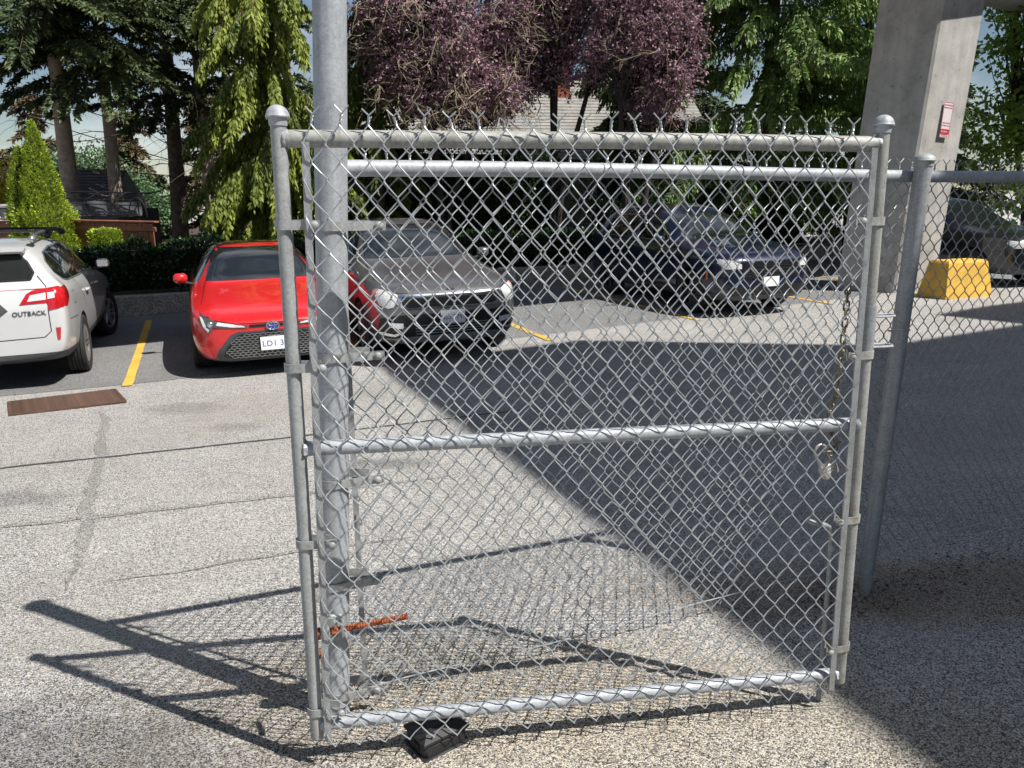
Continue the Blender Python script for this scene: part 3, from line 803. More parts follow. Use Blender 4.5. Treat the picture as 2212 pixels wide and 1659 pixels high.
# ------------------------------------------------------------------ foliage tools
def leaf_mesh(name, pos, dirv, side, ln, wd, tint, mat, parent=None, kind=None):
    """one mesh of small folded diamond leaves, all arrays of length n"""
    n = len(pos)
    dirv = dirv / np.maximum(np.linalg.norm(dirv, axis=1, keepdims=True), 1e-6)
    side = side - dirv * np.sum(side * dirv, axis=1, keepdims=True)
    side = side / np.maximum(np.linalg.norm(side, axis=1, keepdims=True), 1e-6)
    ln = np.broadcast_to(ln, (n,))[:, None]; wd = np.broadcast_to(wd, (n,))[:, None]
    v = np.empty((n, 4, 3), np.float32)
    v[:, 0] = pos
    v[:, 1] = pos + dirv * ln * .45 + side * wd * .5
    v[:, 2] = pos + dirv * ln
    v[:, 3] = pos + dirv * ln * .45 - side * wd * .5
    me = bpy.data.meshes.new(name)
    me.vertices.add(4 * n); me.vertices.foreach_set('co', v.reshape(-1))
    me.loops.add(4 * n); me.loops.foreach_set('vertex_index', np.arange(4 * n, dtype=np.int32))
    me.polygons.add(n); me.polygons.foreach_set('loop_start', np.arange(0, 4 * n, 4, dtype=np.int32)); me.polygons.foreach_set('loop_total', np.full(n, 4, np.int32))
    me.update()
    at = me.attributes.new('tint', 'FLOAT', 'FACE'); at.data.foreach_set('value', np.clip(np.broadcast_to(tint, (n,)), 0, 1).astype(np.float32))
    me.materials.append(mat)
    return from_mesh(name, me, mat, parent, kind)

def rv(rg, n): 
    a = rg.normal(size=(n, 3)); return a / np.linalg.norm(a, axis=1, keepdims=True)

M['bark'] = simple('fir_bark', (0.115, 0.085, 0.065), .9, var=.5, scale=7, bump=1.0, bscale=18)
M['bark_pale'] = simple('pale_fir_bark', (0.32, 0.26, 0.21), .9, var=.45, scale=6, bump=1.0, bscale=18)
M['bark_dark'] = simple('plum_bark', (0.045, 0.035, 0.032), .85, var=.4, scale=9, bump=.6)
M['twig'] = simple('dry_twig', (0.30, 0.25, 0.175), .85, var=.3, scale=20)
M['fir'] = leafmat('fir_needles', (0.024, 0.042, 0.016), (0.125, 0.170, 0.060), trans=0)
M['fir_brown'] = leafmat('dry_cedar', (0.075, 0.055, 0.028), (0.20, 0.155, 0.075), trans=.15)
M['cypress'] = leafmat('cypress_sprays', (0.05, 0.09, 0.018), (0.36, 0.42, 0.075), trans=.25)
M['deodar'] = leafmat('deodar_needles', (0.05, 0.10, 0.03), (0.31, 0.46, 0.12), trans=.2)
M['plum'] = leafmat('plum_leaves', (0.075, 0.035, 0.052), (0.56, 0.36, 0.43), rough=.55, trans=.22, spec=.35)
M['thuja'] = leafmat('thuja_sprays', (0.17, 0.26, 0.028), (0.50, 0.62, 0.07), trans=.25)
M['laurel'] = leafmat('laurel_leaves', (0.014, 0.036, 0.010), (0.040, 0.085, 0.022), rough=.3, trans=.1, spec=.6)
M['maple'] = leafmat('maple_leaves', (0.09, 0.17, 0.025), (0.33, 0.48, 0.085), trans=.35)
M['yellowleaf'] = leafmat('golden_leaves', (0.35, 0.28, 0.015), (0.75, 0.62, 0.04), trans=.35)
M['bluegreen'] = leafmat('blue_green_leaves', (0.06, 0.13, 0.055), (0.17, 0.29, 0.13), trans=.3)

def trunk(parent, pts, r0, r1, mat, name='trunk', n=12):
    mb = MB(); m_ = len(pts)
    mb.tube(pts, [r0 + (r1 - r0) * i / (m_ - 1) for i in range(m_)], n)
    return mb.build(name, mat, parent, smooth=60)

def conifer(name, label, base, h, z0, rad, nb, per, mat, seed, style='fir', bark=None, tr=.2, lean=(0, 0), group='trees behind the parking lot', shape=.8, azr=None, leaf=(.13, .035), dead=0, rmin=.25, tnt=(.1, .9), gaps=0.0):
    rg = np.random.default_rng(seed)
    X, Y = base; zb = gz(X, Y)
    root = empty(name, (X, Y, zb), 0, label, 'tree', group)
    top = np.array([lean[0], lean[1], h])
    tp = [tuple(top * t + np.array([.04 * math.sin(5 * t + seed), .04 * math.cos(4 * t), 0])) for t in lin(0, 1, 9)]
    trunk(root, tp, tr, tr * .25, bark or M['bark'])
    # boughs
    z = z0 + (h - z0) * rg.random(nb) ** .9
    az = np.where(rg.random(nb) < .62, rg.uniform(3.25, 6.17, nb), rg.uniform(0, 2 * math.pi, nb))
    f = np.clip((z - z0) / (h - z0), 0, 1)
    env = (1 - f) ** shape * (np.minimum(1, f * 6 + .55))
    ln = rad * np.maximum(rmin, env) * rg.uniform(.65, 1.12, nb)
    if style == 'fir': rise, droop = rg.uniform(.0, .25, nb), rg.uniform(.25, .55, nb)
    elif style == 'weep': rise, droop = rg.uniform(.15, .45, nb), rg.uniform(.7, 1.2, nb)
    else: rise, droop = rg.uniform(.05, .35, nb), rg.uniform(.28, .62, nb)
    btint = rg.uniform(tnt[0], tnt[1], nb)
    keep = rg.random(nb) > gaps
    # limbs
    mb = MB()
    for i in range(nb):
        if ln[i] < .5 or i % 2: continue
        c, s = math.cos(az[i]), math.sin(az[i]); pts = []
        for t in (0, .33, .66, .95):
            pts.append((top[0] * z[i] / h + c * ln[i] * t, top[1] * z[i] / h + s * ln[i] * t, z[i] + ln[i] * (rise[i] * t - droop[i] * t * t)))
        mb.tube(pts, [.030, .022, .014, .006], 5, caps=False)
    if mb.v: mb.build('limbs', M['bark'], root, smooth=60, kind='stuff')
    # needles
    w = ln * keep; cnt = np.maximum(1, (per * nb * w / w.sum())).astype(int) * keep
    idx = np.repeat(np.arange(nb), cnt); n = len(idx)
    t = rg.random(n) ** .75 * .92 + .10
    sgn = rg.choice([-1., 1.], n)
    # fans: twigs at regular spots along each bough so that sprays read as separate fronds
    t = np.floor(t * ln[idx] / .11) * .11 / ln[idx] + rg.normal(0, .008, n)
    s = rg.random(n) ** .8
    L_ = ln[idx]
    lt = (.24 + .42 * np.clip(1 - t, 0, 1)) * np.clip(L_ * .55, .25, 1.0) * (1.0 if style != 'weep' else .75)
    ca, sa = np.cos(az[idx]), np.sin(az[idx])
    slope = rise[idx] - 2 * droop[idx] * t
    sx = top[0] * z[idx] / h + ca * L_ * t; sy = top[1] * z[idx] / h + sa * L_ * t
    sz = z[idx] + L_ * (rise[idx] * t - droop[idx] * t * t)
    fa = .75
    tx = ca * math.cos(fa) - sgn * sa * math.sin(fa); ty = sa * math.cos(fa) + sgn * ca * math.sin(fa)
    if style == 'weep':
        hang = rg.uniform(.5, 1.15, n) * s * .75
        px = sx + tx * lt * s * .45; py = sy + ty * lt * s * .45; pz = sz - hang * (.35 + lt)
        d = np.stack([tx * .35, ty * .35, -np.ones(n) * 1.1], 1) + rg.normal(0, .28, (n, 3))
    elif style == 'deodar':
        hang = lt * s ** 1.5 * 1.15
        px = sx + tx * lt * s; py = sy + ty * lt * s; pz = sz + slope * lt * s * .25 - hang
        d = np.stack([tx, ty, slope * .3 - 2.4 * s], 1) + rg.normal(0, .28, (n, 3))
    else:
        hang = lt * s * s * .35
        px = sx + tx * lt * s; py = sy + ty * lt * s; pz = sz + slope * lt * s * .4 - hang
        d = np.stack([tx, ty, slope * .4 - .7 * s], 1) + rg.normal(0, .40, (n, 3))
    pos = np.stack([px, py, pz], 1) + rg.normal(0, .018, (n, 3))
    side = rv(rg, n) + np.array([0, 0, .0])
    tint = btint[idx] * .6 + .35 * s * rg.random(n) + rg.uniform(-.1, .15, n)
    leaf_mesh('crown', pos, d, side, leaf[0] * rg.uniform(.6, 1.25, n), leaf[1] * rg.uniform(.7, 1.3, n), tint, mat, root)
    if dead:
        mb = MB(); rr = random.Random(seed)
        for k in range(dead):
            zz = rr.uniform(max(1.5, z0 - 3.2), z0 + 1.5); a = rr.uniform(0, 6.28); p = Vector((top[0] * zz / h, top[1] * zz / h, zz)); d_ = Vector((math.cos(a), math.sin(a), rr.uniform(-.2, .35))); pts = [p.copy()]
            for q in range(7):
                d_ = (d_ + Vector((rr.uniform(-.25, .25), rr.uniform(-.25, .25), rr.uniform(-.28, .15)))).normalized(); p = p + d_ * rr.uniform(.16, .30); pts.append(p.copy())
                if rr.random() < .6:
                    e = (d_ + Vector((rr.uniform(-1, 1), rr.uniform(-1, 1), rr.uniform(-.9, .3)))).normalized(); mb.tube([p, p + e * .22, p + e * .42 - Vector((0, 0, .08))], [.005, .004, .002], 4, caps=False)
            mb.tube(pts, [.016, .013, .011, .009, .008, .006, .004, .003], 5, caps=False)
        mb.build('dead_twigs', M['bark'], root, smooth=60, kind='stuff')
    return root

def grow(mb, p, d, L_, r, rr, depth, tips, spread=.6, droop=0.0, segs=4, n=6):
    pts = [p.copy()]
    for k in range(segs):
        d = (d + Vector((rr.uniform(-1, 1), rr.uniform(-1, 1), rr.uniform(-1, 1))) * .22 - Vector((0, 0, droop))).normalized()
        p = p + d * L_ / segs; pts.append(p.copy())
    mb.tube(pts, [r * (1 - .55 * k / segs) for k in range(segs + 1)], n, caps=False)
    tips.append((pts[-1], d)); 
    if depth > 1: tips.append((pts[-2], d))
    if depth <= 0: return
    for k in range(rr.choice((2, 3, 3))):
        e = (d + Vector((rr.uniform(-1, 1), rr.uniform(-1, 1), rr.uniform(-.7, .8))) * spread).normalized()
        grow(mb, pts[rr.choice((-1, -1, -2, -3))], e, L_ * rr.uniform(.6, .82), r * .55, rr, depth - 1, tips, spread, droop, segs, max(4, n - 1))

def broadleaf(name, label, base, mat, seed, h=2.2, limbs=4, L_=1.5, r=.12, depth=4, per=60, leaf=(.075, .045), cl=.38, bark=None, spread=.6, droop=0.0, lean=(0, 0), group='trees behind the parking lot', clip=None, twigs=0, up=.7, tnt=(.1, .9), squash=1.0):
    rr = random.Random(seed); rg = np.random.default_rng(seed)
    X, Y = base; root = empty(name, (X, Y, gz(X, Y)), 0, label, 'tree', group)
    mb = MB(); tips = []
    p = Vector((lean[0], lean[1], h))
    mb.tube([(0, 0, -.1), (lean[0] * .4, lean[1] * .4, h * .5), p], [r * 1.25, r * 1.05, r], 10)
    for k in range(limbs):
        a = 2 * math.pi * (k + rr.uniform(-.3, .3)) / limbs
        grow(mb, p - Vector((0, 0, rr.uniform(0, h * .25))), Vector((math.cos(a), math.sin(a), up)).normalized(), L_, r * .6, rr, depth, tips, spread, droop)
    mb.build('trunk', bark or M['bark_dark'], root, smooth=60)
    T = np.array([[*q[0]] for q in tips]); 
    if clip is not None: T = T[clip(T)]
    m_ = len(T); tt = rg.uniform(tnt[0], tnt[1], m_)
    cnt = rg.poisson(per, m_); idx = np.repeat(np.arange(m_), cnt); n = len(idx)
    off_ = rg.normal(0, cl, (n, 3)) * np.array([1, 1, .75 * squash])
    pos = T[idx] + off_
    d = off_ * .8 + rg.normal(0, .5, (n, 3)) + np.array([0, 0, -.25])
    tint = tt[idx] * .55 + rg.uniform(0, .45, n)
    leaf_mesh('crown', pos, d, rv(rg, n), leaf[0] * rg.uniform(.6, 1.25, n), leaf[1] * rg.uniform(.7, 1.25, n), tint, mat, root)
    if twigs:
        mb = MB(); sel = [tuple(T[i]) for i in rg.integers(0, m_, twigs)]
        for q in sel:
            p = Vector(q); d = Vector((rr.uniform(-1, 1), rr.uniform(-1, .3), rr.uniform(-.9, .6))).normalized(); pts = [p.copy()]
            for k in range(6):
                d = (d + Vector((rr.uniform(-.5, .5), rr.uniform(-.5, .5), rr.uniform(-.55, .35)))).normalized(); p = p + d * rr.uniform(.09, .2); pts.append(p.copy())
                if rr.random() < .7:
                    e = (d + Vector((rr.uniform(-1, 1), rr.uniform(-1, 1), rr.uniform(-1, .8)))).normalized(); mb.tube([p, p + e * .14, p + e * .28], [.005, .004, .002], 3, caps=False)
            mb.tube(pts, [.010, .009, .008, .007, .006, .004, .002], 4, caps=False)
        mb.build('bare_twigs', M['twig'], root, smooth=60, kind='stuff')
    return root

def shrub(name, label, base, z0, mat, prof, n, seed, leaf, cat='shrub', group=None, up=.8, lobes=0.12):
    """clipped evergreen: leaves on a lathed outline, prof = [(z, r)]"""
    rg = np.random.default_rng(seed); X, Y = base
    root = empty(name, (X, Y, z0), 0, label, cat, group)
    zs = np.array([p[0] for p in prof]); rs = np.array([p[1] for p in prof])
    # area weighted heights
    zz = np.linspace(zs[0], zs[-1], 400); rr = np.interp(zz, zs, rs); w = rr + .02
    z = rg.choice(zz, n, p=w / w.sum()) + rg.normal(0, .01, n); a = rg.uniform(0, 2 * math.pi, n)
    ph = rg.uniform(0, 6.28, 6)
    lob = 1 + lobes * (np.sin(3 * a + 2.0 * z + ph[0]) * .5 + np.sin(7 * a - 5 * z + ph[1]) * .35 + np.sin(13 * a + 11 * z + ph[2]) * .3 + np.sin(5 * z * 2 + ph[3]) * .3)
    r = np.interp(z, zs, rs) * lob * (1 - .22 * rg.random(n) ** 2)
    pos = np.stack([r * np.cos(a), r * np.sin(a), z], 1)
    d = np.stack([np.cos(a) * .8, np.sin(a) * .8, np.full(n, up)], 1) + rg.normal(0, .35, (n, 3))
    tint = np.clip(rg.uniform(0, .75, n) + .3 * (lob - 1) / lobes * .5 + .2, 0, 1)
    leaf_mesh('foliage', pos, d, np.stack([-np.sin(a), np.cos(a), np.zeros(n)], 1) + rg.normal(0, .5, (n, 3)), leaf[0] * rg.uniform(.6, 1.3, n), leaf[1] * rg.uniform(.7, 1.3, n), tint, mat, root)
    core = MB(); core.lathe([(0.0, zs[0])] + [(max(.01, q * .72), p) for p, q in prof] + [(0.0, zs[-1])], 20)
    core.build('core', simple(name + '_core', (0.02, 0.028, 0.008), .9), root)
    MB().tube([(0, 0, -.6), (0, 0, zs[0] + .3)], .06, 8).build('stem', M['bark'], root)
    return root

# ------------------------------------------------------------------ the trees
G = 'trees behind the parking lot'
FN = (1.2, 5.2)
conifer('fir_tree', 'left of the two bare-trunked firs above the dark shingle roof', (-11.7, 21), 12.5, 5.5, 3.9, 115, 620, M['fir'], 11, bark=M['bark_pale'], tr=.25, lean=(.1, 0), dead=26, leaf=(.16, .052), shape=.4)
conifer('fir_tree', 'right of the two bare-trunked firs above the dark shingle roof', (-11.05, 22), 12.0, 4.7, 3.1, 105, 560, M['fir'], 12, bark=M['bark_pale'], tr=.20, lean=(.15, 0), dead=18, leaf=(.16, .052), shape=.4)
conifer('fir_tree', 'dark straight fir between the bare trunks and the cypress', (-10.65, 25), 13, 4.4, 3.0, 80, 460, M['fir'], 13, tr=.27, lean=(.4, 0), dead=26, leaf=(.17, .055), shape=.4, gaps=.15)
conifer('fir_tree', 'pale-trunked fir left of the weeping cypress', (-9.2, 24), 13, 5.6, 2.6, 56, 420, M['fir'], 14, bark=M['bark_pale'], tr=.22, lean=(.15, 0), dead=26, leaf=(.17, .055), shape=.4, gaps=.2)
conifer('fir_tree', 'thin fir trunk directly beside the weeping cypress', (-8.9, 25.2), 13, 5.0, 2.6, 60, 420, M['fir'], 15, tr=.18, lean=(.35, 0), dead=24, leaf=(.17, .055), shape=.4, gaps=.2)
conifer('weeping_cypress', 'yellow green weeping cypress left of the tall galvanised post', (-5.7, 19.6), 9.8, .9, 2.25, 150, 760, M['cypress'], 21, 'weep', tr=.2, leaf=(.16, .058), shape=.3, tnt=(.15, 1.0))
conifer('weeping_cypress', 'dark green weeping cypress right of the tall galvanised post', (-3.6, 21.8), 9.0, .8, 1.75, 80, 520, M['cypress'], 22, 'weep', tr=.16, leaf=(.15, .05), shape=.5, tnt=(0, .35))
conifer('deodar_cedar', 'large drooping green cedar left of the concrete column', (7.3, 23.4), 12, 1.6, 4.3, 165, 860, M['deodar'], 31, 'deodar', tr=.28, leaf=(.16, .058), shape=.35, tnt=(.1, 1.0))
conifer('deodar_cedar', 'smaller drooping cedar half hidden behind the purple plum', (4.3, 25.0), 9.5, 2.6, 2.4, 80, 560, M['deodar'], 32, 'deodar', tr=.2, leaf=(.17, .058), shape=.45, tnt=(0, .6))
conifer('deodar_cedar', 'dark cedar farther back behind the concrete column', (11.4, 26.5), 11.5, 1.0, 3.4, 90, 480, M['deodar'], 33, 'deodar', tr=.25, leaf=(.19, .065), shape=.5, tnt=(0, .55))

def plum(label, base, ells, seed, clumps, per, trunk_top, twigs=0, cl=.22, stems=3, name='plum_tree', mat='plum', leaf=(.085, .054), bark='bark_dark'):
    """plum tree: several stems, limbs reaching to leaf clumps spread through the lobes of its crown.
    ells: (x, y, z, rx, ry, rz) in world coordinates"""
    rr = random.Random(seed); rg = np.random.default_rng(seed); X, Y = base; zb = gz(X, Y)
    root = empty(name, (X, Y, zb), 0, label, 'tree', G)
    vol = np.array([e[3] * e[4] * e[5] for e in ells]) ** .6; pick = rg.choice(len(ells), clumps, p=vol / vol.sum())
    q = rv(rg, clumps) * (rg.random(clumps) ** .42)[:, None]
    E = np.array(ells); C_ = E[pick, :3] + q * E[pick, 3:] - np.array([X, Y, zb])
    mb = MB(); tops = []
    for k in range(stems):
        a = 2 * math.pi * k / stems + rr.uniform(-.4, .4)
        t = Vector((trunk_top[0] - X + .75 * math.cos(a), trunk_top[1] - Y + .5 * math.sin(a), trunk_top[2] - zb + rr.uniform(-.3, .5)))
        m_ = Vector((t.x * .35 + rr.uniform(-.1, .1), t.y * .35, t.z * .5))
        mb.tube([(0.05 * k, 0, -.1), m_ * .5 + Vector((0, 0, .05)), m_, t], [.11, .095, .08, .06], 8, caps=False); tops.append(t)
    for i in range(0, clumps, 2):
        c = Vector(C_[i]); t = min(tops, key=lambda p: (p - c).length); m_ = t.lerp(c, .5) + Vector((rr.uniform(-.25, .25), rr.uniform(-.25, .25), rr.uniform(-.1, .35)))
        mb.tube([t, t.lerp(m_, .5) + Vector((rr.uniform(-.1, .1), rr.uniform(-.1, .1), rr.uniform(-.05, .12))), m_, m_.lerp(c, .5) + Vector((rr.uniform(-.1, .1), 0, rr.uniform(-.05, .15))), c], [.035, .026, .019, .012, .006], 5, caps=False)
    mb.build('trunk', M[bark], root, smooth=60)
    tt = rg.uniform(0, 1, clumps); cnt = rg.poisson(per, clumps); idx = np.repeat(np.arange(clumps), cnt); n = len(idx)
    # leaves sit along short arching shoots that fan out from each clump
    K = 8; sd = rv(rg, clumps * K).reshape(clumps, K, 3) * np.array([1, 1, .7]) + np.array([0, 0, .1]); sl = rg.uniform(1.2, 3.0, (clumps, K)) * cl
    kk = rg.integers(0, K, n); t = rg.random(n) ** .7
    S = sd[idx, kk]; T_ = sl[idx, kk]
    pos = C_[idx] + S * (T_ * t)[:, None] + rg.normal(0, .022, (n, 3)); pos[:, 2] -= .35 * (t * T_) ** 2
    d = S * .7 + rv(rg, n) * .75 + np.array([0, 0, -.25])
    leaf_mesh('crown', pos, d, rv(rg, n), leaf[0] * rg.uniform(.6, 1.25, n), leaf[1] * rg.uniform(.7, 1.25, n), tt[idx] * .45 + rg.uniform(0, .55, n), M[mat], root)
    if twigs:
        mb = MB(); sel = rg.integers(0, clumps, twigs)
        for i in sel:
            p = Vector(C_[i]) + Vector((rr.uniform(-.3, .3), -.25, rr.uniform(-.3, .2))); d_ = Vector((rr.uniform(-1, 1), rr.uniform(-.9, .2), rr.uniform(-.8, .5))).normalized(); pts = [p.copy()]
            for k in range(7):
                d_ = (d_ + Vector((rr.uniform(-.45, .45), rr.uniform(-.45, .45), rr.uniform(-.5, .3)))).normalized(); p = p + d_ * rr.uniform(.08, .19); pts.append(p.copy())
                if rr.random() < .75:
                    e = (d_ + Vector((rr.uniform(-1, 1), rr.uniform(-1, 1), rr.uniform(-1, .8)))).normalized(); mb.tube([p, p + e * .14 + Vector((0, 0, .02)), p + e * .30], [.007, .006, .003], 3, caps=False)
            mb.tube(pts, [.013, .012, .011, .010, .008, .007, .005, .003], 4, caps=False)
        mb.build('bare_twigs', M['twig'], root, smooth=60, kind='stuff')
    return root
plum('purple leaved plum tree right of the tall post, full of bare twigs', (-1.9, 21.6), [(-2.4, 21.0, 6.0, 2.1, 1.2, 1.5), (-1.3, 20.6, 4.75, 1.35, .9, .85), (-2.0, 21.4, 8.2, 2.5, 1.6, 1.6), (-.4, 21.4, 5.6, 1.0, .9, 1.2), (-.8, 20.7, 4.1, 1.2, .8, .75), (-2.9, 21.0, 4.7, .9, .8, .8), (-1.6, 20.6, 3.8, 1.5, .7, .6)], 41, 980, 66, (-1.7, 21.5, 3.4), twigs=400)
plum('purple leaved plum tree in the middle with sky showing through', (1.15, 22.0), [(.9, 21.6, 6.5, 1.2, 1.1, 1.2), (2.6, 21.3, 6.4, 1.5, 1.1, 1.3), (1.6, 21.6, 8.6, 2.4, 1.5, 1.5), (.3, 21.6, 4.7, .8, .6, .7), (1.5, 21.2, 5.1, 1.2, .6, .9), (.2, 21.2, 5.9, .9, .8, 1.0)], 42, 760, 56, (1.3, 21.9, 4.6), twigs=150)
plum('purple leaved plum tree overhanging the left side of the drooping cedar', (3.1, 20.4), [(3.55, 19.9, 5.3, .95, .8, 1.1), (3.9, 19.7, 4.25, .55, .5, .5), (3.0, 20.3, 6.6, 1.3, .9, 1.0), (2.6, 20.4, 5.0, .8, .6, .6), (3.5, 20.3, 3.7, .7, .5, .5)], 44, 380, 62, (3.2, 20.2, 4.0), twigs=40)
plum('sunlit green maple right of the concrete column', (13.6, 20.6), [(13.4, 20.0, 3.6, 2.2, 1.6, 2.6), (13.6, 20.4, 6.6, 2.3, 1.8, 1.9), (13.4, 20.6, 8.8, 2.2, 1.8, 1.6)], 51, 620, 42, (13.6, 20.5, 3.0), cl=.27, name='maple_tree', mat='maple', leaf=(.13, .10))
broadleaf('golden_tree', 'golden yellow leaved tree at the far left edge', (-16.6, 23.0), M['yellowleaf'], 52, h=1.6, limbs=5, L_=1.0, r=.10, depth=3, per=70, leaf=(.10, .07), cl=.30)
broadleaf('bright_shrub_tree', 'blue green small tree between the two bare trunks', (-15.6, 30.5), M['bluegreen'], 53, h=1.0, limbs=6, L_=1.05, r=.10, depth=3, per=80, leaf=(.14, .09), cl=.42)
for i, (x, y, h, rd, mt, lab) in enumerate(((-20, 34, 6.0, 3.2, 'fir_brown', 'brownish cedar beyond the shed at the far left'), (-17, 36, 5.6, 3.0, 'fir_brown', 'brownish cedar behind the left bare trunk'), (-13.2, 35, 6.6, 3.0, 'fir_brown', 'brownish cedar behind the right bare trunk'),
        (-9.8, 34, 5.2, 2.8, 'fir', 'dark cedar behind the thin fir trunks'), (-6.6, 33, 7.0, 3.0, 'fir', 'dark cedar directly behind the weeping cypress'), (-8.0, 29.5, 9.5, 2.8, 'fir', 'tall dark cedar filling the gap left of the weeping cypress'), (-3.2, 36, 10.0, 3.2, 'fir', 'dark cedar behind the left plum tree'), (.6, 37, 10.5, 3.2, 'fir', 'dark cedar behind the red chimney'), (4.0, 36, 10.0, 3.0, 'fir', 'dark cedar behind the right end of the pale roof'),
        (7.2, 33, 9.0, 3.4, 'fir', 'tall dark cedar behind the drooping cedar'), (11.5, 33, 8.0, 3.4, 'fir', 'tall dark cedar beyond the concrete column'), (16.5, 31, 7.4, 3.2, 'fir', 'dark cedar behind the green maple'))):
    conifer('background_cedar', lab, (x, y), h, .2, rd, 90, 210, M[mt], 60 + i, 'fir', tr=.18, leaf=(.24, .075), shape=.75, tnt=(0, .8), group='background cedars')
# clipped shrubs and hedges
shrub('arborvitae', 'bright yellow green double-peaked arborvitae behind the white car', (-9.45, 15.9), -.35, M['thuja'], [(.35, .50), (.6, .58), (1.0, .62), (1.4, .57), (1.75, .42), (2.1, .33), (2.5, .25), (2.9, .16), (3.2, .08), (3.40, .01)], 20000, 3, (.06, .028), lobes=.2)
shrub('arborvitae', 'lower left peak of bright green arborvitae beside the white shed', (-9.88, 16.05), -.35, M['thuja'], [(.8, .30), (1.4, .32), (2.0, .26), (2.4, .18), (2.75, .09), (2.92, .01)], 6500, 4, (.06, .028), lobes=.2)
shrub('clipped_shrub', 'small square clipped lime green shrub rising above the hedge', (-7.80, 15.0), .35, M['thuja'], [(.0, .26), (.2, .28), (.55, .27), (.62, .22), (.64, .02)], 3800, 5, (.065, .032), lobes=.07)

def hedge(name, label, a, b, h, depth, seed, zbase, n, leaf=(.085, .042)):
    rg = np.random.default_rng(seed); a = Vector((*a, 0)); b = Vector((*b, 0)); L_ = (b - a).length
    root = empty(name, (a.x, a.y, zbase), math.atan2(b.y - a.y, b.x - a.x), label, 'hedge')
    u = rg.random(n); s = u * L_; hh = h * (1 + .045 * np.sin(s * 2.1 + seed) + .03 * np.sin(s * 5.3))
    face = rg.random(n); y = np.empty(n); z = np.empty(n); nx = np.zeros((n, 3))
    top = face < .38; fr_ = (face >= .38) & (face < .9); bk = face >= .9
    y[top] = rg.uniform(-depth / 2, depth / 2, top.sum()); z[top] = hh[top]; nx[top] = (0, -.2, 1)
    y[fr_] = -depth / 2; z[fr_] = rg.random(fr_.sum()) * hh[fr_]; nx[fr_] = (0, -1, .35)
    y[bk] = depth / 2; z[bk] = rg.random(bk.sum()) * hh[bk]; nx[bk] = (0, 1, .35)
    # lumpy surface
    bump = .05 * (np.sin(s * 4.1 + z * 5) + np.sin(s * 9.3 - z * 7 + 1)) + rg.normal(0, .025, n)
    pos = np.stack([s, y, z], 1) + nx * bump[:, None] - nx * (rg.random(n) ** 2 * .14)[:, None]
    d = nx * .7 + rg.normal(0, .6, (n, 3)) + np.array([0, 0, .15])
    leaf_mesh('foliage', pos, d, rv(rg, n), leaf[0] * rg.uniform(.6, 1.3, n), leaf[1] * rg.uniform(.7, 1.3, n), rg.uniform(0, 1, n), M['laurel'], root)
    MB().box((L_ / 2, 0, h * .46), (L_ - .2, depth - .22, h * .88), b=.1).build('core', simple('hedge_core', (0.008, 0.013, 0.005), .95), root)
    return root
hz_ = W0 + WN * .75
hA = hz_ - WD * 2.2; hB = hz_ + WD * 11.2
hedge('hedge', 'long dark green laurel hedge behind the low concrete wall', hA.xy, hB.xy, .84, .9, 7, -.12, 28000)
# undergrowth against the house walls and below the cedars
hC = hz_ + WD * 11.6 + WN * 1.2; hD = hC + WD * 7
hedge('hedge', 'dark tall laurel hedge below the drooping cedar behind the blue car', hC.xy, hD.xy, 1.5, 1.1, 9, -.1, 16000)

hedge('thicket', 'dark leafy thicket below the plum trees in front of the pale-roofed house', (-5.2, 22.6), (1.25, 24.6), 3.3, 1.2, 12, -.2, 22000, (.12, .06))
hedge('thicket', 'dark leafy thicket between the pale-roofed house and the drooping cedar', (2.75, 24.8), (9.5, 26.2), 2.6, 1.2, 13, -.2, 20000, (.12, .06))
# ------------------------------------------------------------------ cars
def paint(name, c, metal=0.0, rough=.35, coat=1.0):
    m = simple(name, c, rough=rough, metal=metal, coat=coat)
    return m
M['p_white'] = paint('white_car_paint', (0.54, 0.55, 0.56))
M['p_red'] = paint('red_car_paint', (0.58, 0.012, 0.016), rough=.3)
M['p_grey'] = paint('silver_grey_car_paint', (0.145, 0.145, 0.158), metal=.5, rough=.32)
M['p_blue'] = paint('dark_blue_car_paint', (0.010, 0.015, 0.045), metal=.3, rough=.28)
M['p_black'] = paint('black_car_paint', (0.012, 0.014, 0.018), metal=.2, rough=.28)
M['glass'] = simple('tinted_car_glass', (0.012, 0.015, 0.016), rough=.03, coat=.6, spec=.8)
M['chrome'] = simple('chrome_trim', (0.75, 0.76, 0.78), rough=.12, metal=1)
M['satin'] = simple('satin_silver_trim', (0.42, 0.43, 0.45), rough=.3, metal=.8)
M['lens_red'] = simple('red_lens', (0.42, 0.008, 0.012), rough=.12, coat=1, var=.3, scale=25)
M['lens_clear'] = simple('clear_lens', (0.62, 0.63, 0.64), rough=.1, coat=1, var=.35, scale=60)
M['lens_smoke'] = simple('smoked_lens', (0.10, 0.105, 0.115), rough=.08, coat=1, metal=.4, var=.4, scale=40)
M['lens_amber'] = simple('amber_lens', (0.8, 0.18, 0.02), rough=.15, coat=1)
M['cladding'] = simple('grey_plastic_cladding', (0.055, 0.057, 0.063), rough=.55, var=.12, scale=20)
M['trimblack'] = simple('black_trim', (0.012, 0.012, 0.013), rough=.35)
M['tyre'] = simple('tyre_rubber', (0.018, 0.018, 0.019), rough=.8, var=.2, scale=30)
M['alloy'] = simple('alloy_wheel', (0.42, 0.43, 0.45), rough=.3, metal=.8)
M['alloy_dark'] = simple('dark_alloy_wheel', (0.07, 0.07, 0.075), rough=.35, metal=.7)
M['plate'] = simple('number_plate_white', (0.78, 0.80, 0.82), rough=.35)
M['plate_blue'] = simple('plate_blue_ink', (0.02, 0.05, 0.25), rough=.4)
